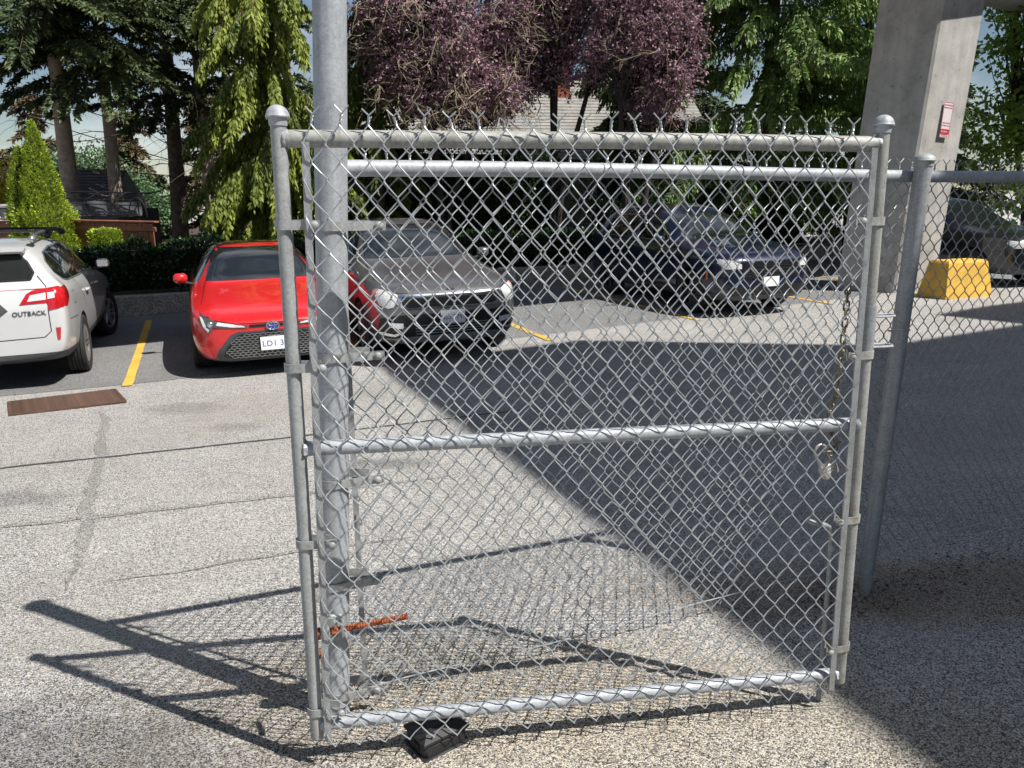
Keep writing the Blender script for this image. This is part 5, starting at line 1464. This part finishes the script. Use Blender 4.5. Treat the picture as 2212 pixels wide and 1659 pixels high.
# ---- dark blue sport utility car, three-quarter view
nose_b = Vector((3.76, 13.1, 0)) + fwd * .95
st2 = [(x * .955, w * .975, zb, zs * 1.02, wr, zr * 1.045) for x, w, zb, zs, wr, zr in st]
car, sk = make_car('sport_utility_car', 'dark blue sport utility car in the shade, nearest the concrete column', st2, M['p_blue'], nose_b, fwd, (-.92, -3.66), .36, .926, M['alloy_dark'], 5, clad=.38, track=.815)
patch(sk, 'windscreen', M['glass'], car, 'front', [(-.70, 1.19), (.70, 1.19), (.66, 1.32), (.57, 1.55), (.53, 1.59), (-.53, 1.59), (-.57, 1.55), (-.66, 1.32)], .004)
patch(sk, 'grille', M['trimblack'], car, 'front', [(-.50, .62), (.50, .62), (.56, .75), (.50, .86), (-.50, .86), (-.56, .75)], .008)
for k in range(4):
    mb = MB(); strip(sk, mb, 'front', [(-.48, .66 + k * .05), (.48, .66 + k * .05)], .012, .014); mb.build('grille_bar', M['chrome'], car)
patch(sk, 'lower_bumper', M['trimblack'], car, 'front', [(-.7, .36), (.7, .36), (.78, .5), (-.78, .5)], .006)
for s in (1, -1):
    mm = (lambda p: p) if s > 0 else mir
    hl = patch(sk, 'headlight', M['lens_clear'], car, 'front', mm([(.56, .78), (.56, .85), (.70, .90), (.82, .93), (.85, .87), (.80, .78)]), .010, .04)
    sd = 'left' if s > 0 else 'right'
    win = [(-1.62, 1.14), (-2.06, 1.46), (-2.4, 1.555), (-3.25, 1.565), (-3.9, 1.48), (-4.05, 1.33), (-3.9, 1.18)]
    patch(sk, 'side_window', M['glass'], car, sd, win, .004)
    mb = MB(); strip(sk, mb, sd, win, .016, .007, True); mb.build('window_trim', M['chrome'], car)
    mb = MB(); strip(sk, mb, sd, [(-2.55, 1.13), (-2.6, 1.56)], .05, .007); mb.build('door_pillar', M['p_blue'], car)
    patch(sk, 'marker_lens', M['lens_amber'], car, sd, [(-.42, .60), (-.42, .72), (-.46, .72), (-.46, .60)], .006, .04)
    mirror_part(car, -1.66, s * .91, 1.13, M['p_blue'])
    mb = MB(); strip(sk, mb, sd, [(-2.55, 1.1), (-2.52, .75), (-2.5, .40)], .008, .002); strip(sk, mb, sd, [(-1.5, 1.1), (-1.42, .75), (-1.45, .40)], .008, .002); mb.build('panel_gaps', M['trimblack'], car, kind='stuff')
    for x in (-2.35, -3.25):
        pts = [sk.cast(sd, x - .10, .92, .004), sk.cast(sd, x - .07, .925, .03), sk.cast(sd, x + .07, .925, .03), sk.cast(sd, x + .10, .92, .004)]
        MB().tube(pts, .012, 8).build('door_handle', M['chrome'], car)
plate_part(car, sk.cast('front', 0, .56, .02), 0, '', .05)

# ---- black car far right, behind the column
nose_k = Vector((10.6, 15.4, 0))
car, sk = make_car('sport_utility_car', 'black sport utility car at the right edge, beyond the concrete column', st2, M['p_black'], nose_k, fwd, (-.92, -3.66), .36, .926, M['alloy_dark'], 5, clad=.38, track=.815)
patch(sk, 'windscreen', M['glass'], car, 'front', [(-.70, 1.19), (.70, 1.19), (.66, 1.32), (.57, 1.55), (.53, 1.59), (-.53, 1.59), (-.57, 1.55), (-.66, 1.32)], .004)
patch(sk, 'grille', M['trimblack'], car, 'front', [(-.50, .62), (.50, .62), (.56, .75), (.50, .86), (-.50, .86), (-.56, .75)], .008)
for s in (1, -1):
    mm = (lambda p: p) if s > 0 else mir
    patch(sk, 'headlight', M['lens_clear'], car, 'front', mm([(.56, .78), (.56, .85), (.70, .90), (.82, .93), (.85, .87), (.80, .78)]), .010, .04)
    patch(sk, 'side_window', M['glass'], car, 'left' if s > 0 else 'right', win, .004)
    mirror_part(car, -1.66, s * .91, 1.13, M['p_black'])
# ------------------------------------------------------------------ chain-link helpers
def chain_mesh(mb, s0, s1, zbot, ztop, ph, pv, y0, r, seed, warp, amp=.010, n=5, twist=.045, bent=(), loose_bottom=True):
    """interlocked zigzag wires; warp(s, z) -> (s, y, z) bends the sheet"""
    rg = random.Random(seed)
    nw = int((s1 - s0) / (ph / 2))
    steps = int((ztop - zbot) / (pv / 2))
    zb = ztop - steps * pv / 2
    for k in range(nw + 1):
        xc = s0 + k * ph / 2
        jx = rg.uniform(-.0016, .0016)
        pts = []
        for j in range(steps + 1):
            sg = 1 if (j + k) % 2 == 0 else -1
            z = zb + j * pv / 2
            jj = rg.uniform(-.0012, .0012); jz = rg.uniform(-.0012, .0012)
            x = xc + sg * (ph / 4 + r * .55) + jx + jj
            x = min(max(x, s0 - .004), s1 + .004)
            pts.append((x, z + jz, sg))
        line = []
        for j, (x, z, sg) in enumerate(pts):
            # round hook at each bend; the wire runs in front going up-right, behind going up-left
            yy = -amp * .5 if sg > 0 else amp * .5
            if 0 < j < len(pts) - 1:
                line.append((x - sg * .0030, z - .0055, -yy * .35))
                line.append((x, z, 0.0))
                line.append((x - sg * .0030, z + .0055, yy * .35))
            else:
                line.append((x, z, 0.0))
            if j < len(pts) - 1:
                x2, z2, _ = pts[j + 1]
                bow = .0035 * (1 if sg > 0 else -1)
                line.append(((x + x2) / 2 + bow * .3, (z + z2) / 2 - .002, yy))
        out = []
        for x, z, y in line:
            a, b, c = warp(x, z)
            out.append((a, y0 + y + b, c))
        mb.tube(out, r, n=n, caps=True)
        # twisted and splayed ends along the top
        if k % 2 == (steps % 2):
            pass
    # top twists sit where two neighbouring wires meet at the last row
    for k in range(nw):
        j = steps
        sgk = 1 if (j + k) % 2 == 0 else -1
        if sgk < 0: continue
        x = s0 + k * ph / 2 + ph / 4
        if x > s1: continue
        jx = rg.uniform(-.005, .005); lean = rg.uniform(-.10, .10); hh = twist * rg.uniform(.9, 1.12)
        if any(abs(x - b) < ph * .5 for b in bent):
            # bent-over end
            for sgn in (1, -1):
                p = [(x, ztop, 0), (x + .008 * sgn, ztop + .02, .003 * sgn), (x + .03 * sgn + .012, ztop + .026, -.004), (x + .045 * sgn + .02, ztop + .004, -.012)]
                mb.tube([(warp(a, b)[0], y0 + c + warp(a, b)[1], warp(a, b)[2]) for a, b, c in p], r, n=n)
            continue
        for sgn in (0, math.pi):
            p = []
            for q in range(13):
                t = q / 12
                a = sgn + t * 2 * math.pi * 1.25
                p.append((x + jx * t + lean * hh * t + r * 1.05 * math.cos(a), ztop + hh * .62 * t, r * 1.05 * math.sin(a)))
            ex = .017 * (1 if math.cos(sgn + 2.5 * math.pi + .6) > 0 else -1)
            x2 = p[-1][0]
            p.append((x2 + ex * .45, ztop + hh * .80, p[-1][2]))
            p.append((x2 + ex, ztop + hh * 1.05, p[-1][2] * 1.3))
            mb.tube([(warp(a, b)[0], y0 + c + warp(a, b)[1], warp(a, b)[2]) for a, b, c in p], r * .95, n=n)

def dome_cap(mb, c, r, h=.03, lip=.012, rot=None):
    prof = [(r + .0025, -.012), (r + .0035, 0), (r + .0040, lip * .5), (r + .0095, lip * .6), (r + .0105, lip * .85), (r + .0095, lip)]
    for k in range(1, 8):
        a = k / 7 * math.pi / 2
        prof.append(((r + .0085) * math.cos(a), lip + h * .85 * math.sin(a)))
    prof[-1] = (0.0, lip + h * .85)
    mt = Matrix.Translation(c)
    mb.lathe(prof, 28, mt)

def band(mb, c, r, h, dirx, length, side=-1, th=.0028):
    """brace band: strap round a pipe with two tabs running along dirx (+1/-1), bolt added separately"""
    cx, cy, cz = c
    pts = []
    for k in range(21):
        a = math.pi / 2 + (k / 20) * math.pi
        x = math.cos(a) * (r + th) * dirx * 1
        y = math.sin(a) * (r + th)
        pts.append((cx + x, cy + y))
    front = [(cx + dirx * length, cy - (r + th))]
    # order: back tab end -> round the far side -> front tab end
    ring = [(cx + dirx * length * .8, cy + (r + th) * .4)] + [(cx + dirx * r * .8, cy + (r + th))] + pts + [(cx + dirx * r * .8, cy - (r + th))] + front
    vs = []; n = len(ring)
    for i, (x, y) in enumerate(ring):
        x0, y0 = ring[max(i - 1, 0)]; x1, y1 = ring[min(i + 1, n - 1)]
        t = Vector((x1 - x0, y1 - y0, 0)).normalized(); nn = Vector((-t.y, t.x, 0)) * th / 2
        for s in (-1, 1):
            for z in (-h / 2, h / 2):
                vs.append((x + nn.x * s, y + nn.y * s, cz + z))
    fs = []
    for i in range(n - 1):
        a = i * 4; b = a + 4
        fs += [(a, a + 1, b + 1, b), (a + 2, b + 2, b + 3, a + 3), (a + 1, a + 3, b + 3, b + 1), (a, b, b + 2, a + 2)]
    fs += [(0, 2, 3, 1), (4 * n - 4, 4 * n - 3, 4 * n - 1, 4 * n - 2)]
    mb.add(vs, fs)

def bolt_head(mb, c, r=.009, ax=(0, -1, 0)):
    q = Vector(ax).to_track_quat('Z', 'Y').to_matrix().to_4x4()
    prof = [(r * 1.25, 0), (r * 1.25, .002)] + [(r * 1.1 * math.cos(k / 5 * math.pi / 2), .002 + r * .75 * math.sin(k / 5 * math.pi / 2)) for k in range(6)]
    prof[-1] = (0, prof[-1][1])
    mb.lathe(prof, 14, Matrix.Translation(c) @ q)

def weld_blob(c, r, seed, sx=1.0):
    mb = MB(); rg = random.Random(seed); n, m_ = 14, 8; vs = []; fs = []
    for i in range(m_ + 1):
        th = math.pi * i / m_
        for k in range(n):
            a = 2 * math.pi * k / n
            q = r * (1 + rg.uniform(-.16, .16))
            vs.append((c[0] + q * sx * math.sin(th) * math.cos(a), c[1] + q * math.sin(th) * math.sin(a), c[2] + q * math.cos(th)))
    for i in range(m_):
        for k in range(n):
            fs.append((i * n + k, i * n + (k + 1) % n, (i + 1) * n + (k + 1) % n, (i + 1) * n + k))
    return mb.add(vs, fs)

# ------------------------------------------------------------------ gate leaf
gate = empty('chain_link_gate', (-.5834, 1.9818, 0), math.atan2(.17193, .98511),
             'galvanised chain link gate leaf with capped pipe frame, nearest the viewer', 'gate')
def lstile(z): return .0 + .010 * (z - .1) / 1.76
def rstile(z): return 1.7115 - .0635 * (z - .083) / 1.777
RP = .0195
mb = MB(); mb.tube([(lstile(z), 0, z) for z in lin(.098, 1.858, 12)], RP, 24); mb.build('hinge_stile', M['galv'], gate)
mb = MB(); mb.tube([(rstile(z), 0, z) for z in lin(.080, 1.862, 12)], RP, 24); mb.build('latch_stile', M['galv_old'], gate)
mb = MB(); dome_cap(mb, Vector((lstile(1.86), 0, 1.850)), RP); mb.build('post_cap', M['galv_bright'], gate)
mb = MB(); dome_cap(mb, Vector((rstile(1.86), 0, 1.853)), RP); mb.build('post_cap', M['galv_bright'], gate)
mb = MB(); mb.tube([(lstile(1.8) + .01 + t * 1.62, 0, 1.808 + .003 * t + .003 * math.sin(t * 3.1)) for t in lin(0, 1, 14)], .0215, 24); mb.build('top_rail', M['galv_old'], gate)
mb = MB(); mb.tube([(lstile(1.0) + .012 + t * 1.655, 0, 1.004 - .016 * t) for t in lin(0, 1, 10)], .0205, 24); mb.build('middle_rail', M['galv_bright'], gate)
mb = MB(); mb.tube([(lstile(.13) + .012 + t * 1.68, 0, .1405 - .030 * t) for t in lin(0, 1, 10)], .0205, 24); mb.build('bottom_rail', M['galv_bright'], gate)
for i, (x, z, r) in enumerate(((.023, 1.003, .024), (1.662, .988, .0255), (.022, .138, .022), (1.690, .108, .0245), (.026, 1.808, .0235), (1.632, 1.812, .0235))):
    weld_blob((x, 0, z), r, i + 11, .62).build('weld', M['galv_bright'], gate)
def tbarL(z): return .0335 + .030 * (z - .1) / 1.24
def tbarR(z): return 1.6665 - .0405 * (z - .078) / 1.22
def flatbar(fx, z0, z1, y, w=.019, t=.006):
    mb = MB(); zs = lin(z0, z1, 10); vs = []; fs = []
    for z in zs:
        for a, b in ((-w / 2, -t / 2), (w / 2, -t / 2), (w / 2, t / 2), (-w / 2, t / 2)):
            vs.append((fx(z) + a, y + b, z))
    for i in range(10):
        for k in range(4):
            fs.append((i * 4 + k, i * 4 + (k + 1) % 4, i * 4 + 4 + (k + 1) % 4, i * 4 + 4 + k))
    fs += [(3, 2, 1, 0), (40, 41, 42, 43)]
    return mb.add(vs, fs)
YM = -.029      # the wire fabric hangs on the viewer's side of the frame
flatbar(tbarL, .100, 1.80, YM).build('tension_bar', M['bar'], gate)
flatbar(tbarR, .070, 1.80, YM).build('tension_bar', M['bar'], gate)
for z in (1.60, 1.232, .729, .192):
    mb = MB(); band(mb, (lstile(z), 0, z), RP + .001, .024, 1, .088); b_ = mb.build('brace_band', M['galv'], gate)
    mb = MB(); bolt_head(mb, (lstile(z) + .076, -.0285 - .003, z), .0098); mb.build('bolt', M['galv'], b_)
for z in (1.60, 1.208, .676, .217):
    mb = MB(); band(mb, (rstile(z), 0, z), RP + .001, .024, -1, .070); b_ = mb.build('brace_band', M['galv_old'], gate)
    mb = MB(); bolt_head(mb, (rstile(z) - .060, -.0285 - .003, z), .0098); mb.build('bolt', M['galv_old'], b_)
def gate_warp(s, z):
    u = s / 1.66
    belly = math.sin(math.pi * u) * math.sin(math.pi * min(1, max(0, (z - .1) / 1.7)))
    y = .006 * math.sin(5.1 * s + 2.2 * z) * belly - .010 * belly
    ds = (tbarL(z) - tbarL(1.8)) * (1 - u) + (tbarR(z) - tbarR(1.8)) * u
    z2 = z + .004 * math.sin(6 * s + .7) * (1 - abs(z - 1) * .4) + (.012 - .030 * u) * max(0, 1 - (z - .02) / 1.8)
    return s + ds + .003 * math.sin(9 * z + s * 4) * belly, y, z2
mb = MB()
chain_mesh(mb, tbarL(1.8) - .002, tbarR(1.8) + .003, .055, 1.838, .0688, .0885, YM - .006, .0020, 21, gate_warp, twist=.039, bent=(.575, .648))
fab = mb.build('chain_link_fabric', M['wire'], gate, smooth=60, kind='stuff')
# loose tie wires caught in the fabric
for s, z, d in ((.92, 1.742, 1), (1.235, 1.762, -1)):
    MB().tube([(s - .012 * d, YM - .002, z - .012), (s - .010 * d, YM - .007, z - .006), (s, YM, z), (s + .004 * d, YM - .006, z + .014), (s + .006 * d, YM - .004, z + .030)], .0024, 6).build('tie_wire', M['galv_bright'], gate)
# drop rod
mb = MB()
mb.tube([(1.6625, .028, -.004), (1.660, .028, .15), (1.652, .028, .45), (1.646, .028, .60), (1.640, .026, .628), (1.625, .022, .642), (1.590, .018, .652), (1.548, .014, .668)], .0085, 12)
dr_ = mb.build('drop_rod', M['galv_dark'], gate)
for z in (.112, .33, .56): MB().lathe([(.0095, -.010), (.0125, -.010), (.0125, .010), (.0095, .010)], 16, Matrix.Translation((1.658 - .012 * z, .028, z))).build('rod_guide', M['galv'], dr_)
# fork latch on the far side of the latch stile
mb = MB(); mb.tube([(rstile(1.355), 0, 1.355), (rstile(1.20), 0, 1.20)], RP + .003, 20); lt = mb.build('latch_collar', M['galv_dark'], gate)
for z, rr in ((1.322, .0032), (1.230, .0045)):
    x0 = rstile(z)
    p = [(x0 + .012, .026, z), (x0 + .05, .030, z), (x0 + .082, .026, z), (x0 + .092, .008, z), (x0 + .082, -.010, z), (x0 + .05, -.014, z), (x0 + .012, -.012, z)]
    MB().tube(p, rr, 8).build('fork_prong', M['galv_bright'], lt)

# ------------------------------------------------------------------ chain and padlock on the gate
def gate_w(p):  # gate-local to world
    return gate.matrix_basis @ Vector(p)
chain = empty('security_chain', gate_w((1.60, .0, 1.02)), math.atan2(.17193, .98511), 'tarnished brass coloured link chain hanging beside the latch stile of the gate', 'chain')
path = [(1.612, .030, 1.40), (1.606, .018, 1.30), (1.600, .010, 1.18), (1.597, .012, 1.08), (1.592, .030, 1.00), (1.600, .020, .955), (1.612, -.002, .925), (1.596, -.004, .905), (1.566, -.006, .905)]
dp = [Vector(p) - Vector((1.60, 0, 1.02)) for p in path]
def along(poly, d):
    for a, b in zip(poly[:-1], poly[1:]):
        l = (b - a).length
        if d <= l: return a.lerp(b, d / l), (b - a).normalized()
        d -= l
    return poly[-1], (poly[-1] - poly[-2]).normalized()
tot = sum((b - a).length for a, b in zip(dp[:-1], dp[1:]))
lm = MB(); lp = []
for k in range(16):
    a = 2 * math.pi * k / 16
    lp.append((.0075 * math.cos(a), 0, .0075 * math.sin(a) + (.0085 if math.sin(a) > 0 else -.0085)))
lm.tube(lp, .0028, 6, closed=True)
link_me = lm.mesh('link', 60); link_me.materials.append(M['brass'])
d = 0; k = 0
while d < tot:
    p, t = along(dp, d)
    o = bpy.data.objects.new('link', link_me); link(o, chain)
    q = t.to_track_quat('Z', 'Y') @ Matrix.Rotation(RAD(90 * (k % 2) + 20), 3, 'Z').to_quaternion()
    o.location = p; o.rotation_mode = 'QUATERNION'; o.rotation_quaternion = q
    d += .0245; k += 1
lock = empty('padlock', gate_w((1.594, .004, .842)), math.atan2(.17193, .98511), 'silver padlock with long open shackle hanging on the gate chain below the middle rail', 'padlock')
rt = Matrix.Rotation(RAD(-28), 3, 'Y') @ Matrix.Rotation(RAD(8), 3, 'Z')
mb = MB(); mb.box((0, 0, 0), (.058, .022, .046), rt, b=.004); lb = mb.build('body', M['lock'], lock)
mb = MB(); sp = [Vector((-.0205, 0, .016)), Vector((-.0205, 0, .070)), Vector((-.0175, 0, .082)), Vector((-.0085, 0, .090)), Vector((.0, 0, .092)), Vector((.0085, 0, .090)), Vector((.0175, 0, .082)), Vector((.0205, 0, .070)), Vector((.0205, 0, .016))]
mb.tube([rt @ p for p in sp], .0048, 10); mb.build('shackle', M['lock'], lock)
mb = MB()
for r_ in range(2):
    for c_ in range(5 - r_):
        p = rt @ Vector((-.012 + c_ * .006, -.0112, .007 - r_ * .010)); mb.box(p, (.0034, .0008, .0042), rt)
mb.build('stamped_mark', simple('stamp_white', (.8, .8, .78), .5), lb)

# ------------------------------------------------------------------ big galvanised post
pole = empty('galvanised_post', (-.59, 2.235, gz(-.59, 2.235)), 0, 'tall thick galvanised steel post behind the hinge side of the gate', 'post')
def px_(z): return .090 * (z / 1.9)
mb = MB(); mb.tube([(px_(z), 0, z) for z in lin(-.02, 2.38, 16)], .0455, 36); mb.build('shaft', M['galv_bright'], pole)
mb = MB(); dome_cap(mb, Vector((px_(2.38), 0, 2.375)), .0455, .04); mb.build('post_cap', M['galv_bright'], pole)
FA = math.atan2(.935, 2.158)
for z, L_ in ((1.60, .145), (1.222, .145), (.83, .145), (.485, .145), (.085, .145)):
    mb = MB(); band(mb, (0, 0, 0), .046, .026, 1, L_)
    b_ = mb.build('brace_band', M['galv'], pole); b_.location = (px_(z), 0, z); b_.rotation_euler = (0, 0, FA)
    mb = MB(); bolt_head(mb, (.125, -.054, 0), .011); mb.build('bolt', M['galv'], b_)
mb = MB()
prof = [(.0088 if k % 2 else .0108, k * .0042) for k in range(74)]
mb.lathe([(0, 0)] + prof + [(.0, 74 * .0042)], 14, Matrix.Translation((-.045, -.070, .335)) @ Vector((.30, .035, .045)).to_track_quat('Z', 'Y').to_matrix().to_4x4())
hb = mb.build('hinge_bolt', M['rust'], pole)
q4 = Vector((.30, .035, .045)).to_track_quat('Z', 'Y').to_matrix().to_4x4()
for c in ((.022, -.062, .345), (-.03, -.068, .337)): MB().lathe([(.018, 0), (.0185, .002), (.0185, .014), (.018, .016)], 6, Matrix.Translation(c) @ q4).build('nut', M['rust'], hb)
mb = MB()
mb.box((.012, -.058, .375), (.05, .02, .05), b=.008)
mb.tube([(-.01, -.062, .395), (.0, -.078, .385), (.010, -.080, .355), (.012, -.074, .322)], [.010, .010, .009, .005], 10)
mb.tube([(.045, -.058, .40), (.058, -.064, .385), (.052, -.068, .345), (.05, -.062, .325)], .007, 8)
mb.build('hinge_clamp', M['galv'], pole)
# short hinge strap from the bolt to the stile of the gate
gs = MB(); gs.tube([(.018, .020, .352), (.014, .045, .350), (-.002, .083, .348)], .009, 10)
gs.build('hinge_strap', M['rust'], gate)

# ------------------------------------------------------------------ second chain-link fence running behind the gate
fence = empty('chain_link_fence', (-.59, 2.235, 0), FA, 'weathered chain link fence with dark round line post, running off behind the gate', 'fence')
def fw(s): return -.59 + .9175 * s, 2.235 + .397 * s
def fbot(s): return (.005 + .008 * s) if s < 2.4 else (.024 + .062 * (s - 2.4)) if s < 3.6 else .098
mb = MB(); mb.tube([(s, 0, 1.746 + .004 * math.sin(s * 2)) for s in lin(.05, 6.0, 24)], .0235, 24); mb.build('top_rail', M['galv_bright'], fence)
for sp_ in (2.325, 5.2):
    X, Y = fw(sp_)
    mb = MB(); mb.tube([(sp_ + .028 * z / 1.2, -.062, z) for z in lin(gz(X, Y) - .03, 1.80, 8)], .0325, 28); lp_ = mb.build('line_post', M['galv_dark'], fence)
    mb = MB(); dome_cap(mb, Vector((sp_ + .028 * 1.5, -.062, 1.79)), .0325); mb.build('post_cap', M['galv'], lp_)
    for z in (1.13, .60, .03):
        mb = MB(); ring = []
        for k in range(20):
            a = 2 * math.pi * k / 20
            ring.append((sp_ + .028 * z / 1.2 + (.0355) * math.cos(a), -.062 + (.0355) * math.sin(a) + (.012 if math.sin(a) > .5 else 0), z + .012 * math.cos(a + 2)))
        mb.tube(ring, .0024, 6, closed=True); mb.build('tie_wire', M['galv_bright'], lp_)
def fence_warp(s, z):
    u = max(0, min(1, z / 1.75))
    zb = fbot(s)
    z2 = z + (1 - u) * (zb - .02)
    y = .012 * math.sin(2.1 * s + 1.3 * z) * math.sin(math.pi * u)
    return s + .004 * math.sin(3 * z + s), y, z2
mb = MB()
chain_mesh(mb, .105, 5.3, -.01, 1.768, .0672, .0800, .030, .0022, 33, fence_warp, n=4, twist=.040)
mb.build('chain_link_fabric', M['wire_dark'], fence, smooth=60, kind='stuff')
mb = MB(); mb.tube([(s, .024 + .004 * math.sin(7 * s), fbot(s) + .022 + .006 * math.sin(5 * s)) for s in lin(.09, 6.0, 80)], .0028, 6); mb.build('tension_wire', M['wire'], fence)
flatbar(lambda z: .108 + .0 * z, .03, 1.76, .026, .017, .005).build('tension_bar', M['bar'], fence)
for s in (.95, 1.515, 3.1, 4.0):
    mb = MB(); ring = []
    for k in range(15):
        a = -1.0 + 2 * math.pi * .72 * k / 14
        ring.append((s + .012 * k / 14 + .006 * math.sin(a), .026 * math.cos(a), 1.746 + .026 * math.sin(a)))
    ring += [(s + .008, .03, 1.70), (s - .01, .03, 1.66)]
    mb.tube(ring, .0026, 6); mb.build('rail_tie', M['wire_dark'], fence)
# loose wire ends tangled at the foot of the big post
mb = MB(); rg = random.Random(5)
for k in range(14):
    p = Vector((rg.uniform(.10, .42), .03 + rg.uniform(-.02, .02), rg.uniform(.005, .10)))
    pts = [p]; dv = Vector((rg.uniform(-1, 1), rg.uniform(-.4, .4), rg.uniform(-.3, .6))).normalized()
    for q in range(6):
        dv = (dv + Vector((rg.uniform(-.6, .6), rg.uniform(-.4, .4), rg.uniform(-.5, .4)))).normalized()
        p = p + dv * .022; p.z = max(p.z, .0)
        pts.append(p.copy())
    mb.tube(pts, .0018, 5)
mb.build('loose_wire', M['wire'], fence, kind='stuff')

# ------------------------------------------------------------------ black bait box under the gate
bait = empty('bait_box', (-.238, 2.085, gz(-.238, 2.085)), RAD(38), 'small black plastic bait box lying on the ground under the gate', 'box')
mb = MB(); mb.box((0, 0, .026), (.155, .115, .050), b=.010); mb.box((0, 0, .004), (.17, .13, .008), b=.003); bb = mb.build('base', M['blackplastic'], bait)
mb = MB()
vs = []; 
for z, ins in ((.053, .0), (.062, .0), (.075, .014), (.080, .020)):
    for sx, sy in ((-1, -1), (1, -1), (1, 1), (-1, 1)):
        vs.append((sx * (.082 - ins), sy * (.062 - ins), z))
fs = [(3, 2, 1, 0), (12, 13, 14, 15)]
for i in range(3):
    for k in range(4): fs.append((i * 4 + k, i * 4 + (k + 1) % 4, i * 4 + 4 + (k + 1) % 4, i * 4 + 4 + k))
mb.add(vs, fs); ld = mb.build('lid', M['blackplastic'], bait, smooth=20)
mb = MB(); mb.box((.0, 0, .0815), (.09, .06, .003), b=.001); mb.build('raised_panel', M['blackplastic'], ld)
mb = MB(); mb.box((-.075, -.01, .03), (.012, .034, .026), b=.003); mb.build('entry_hole', M['black'], bait)
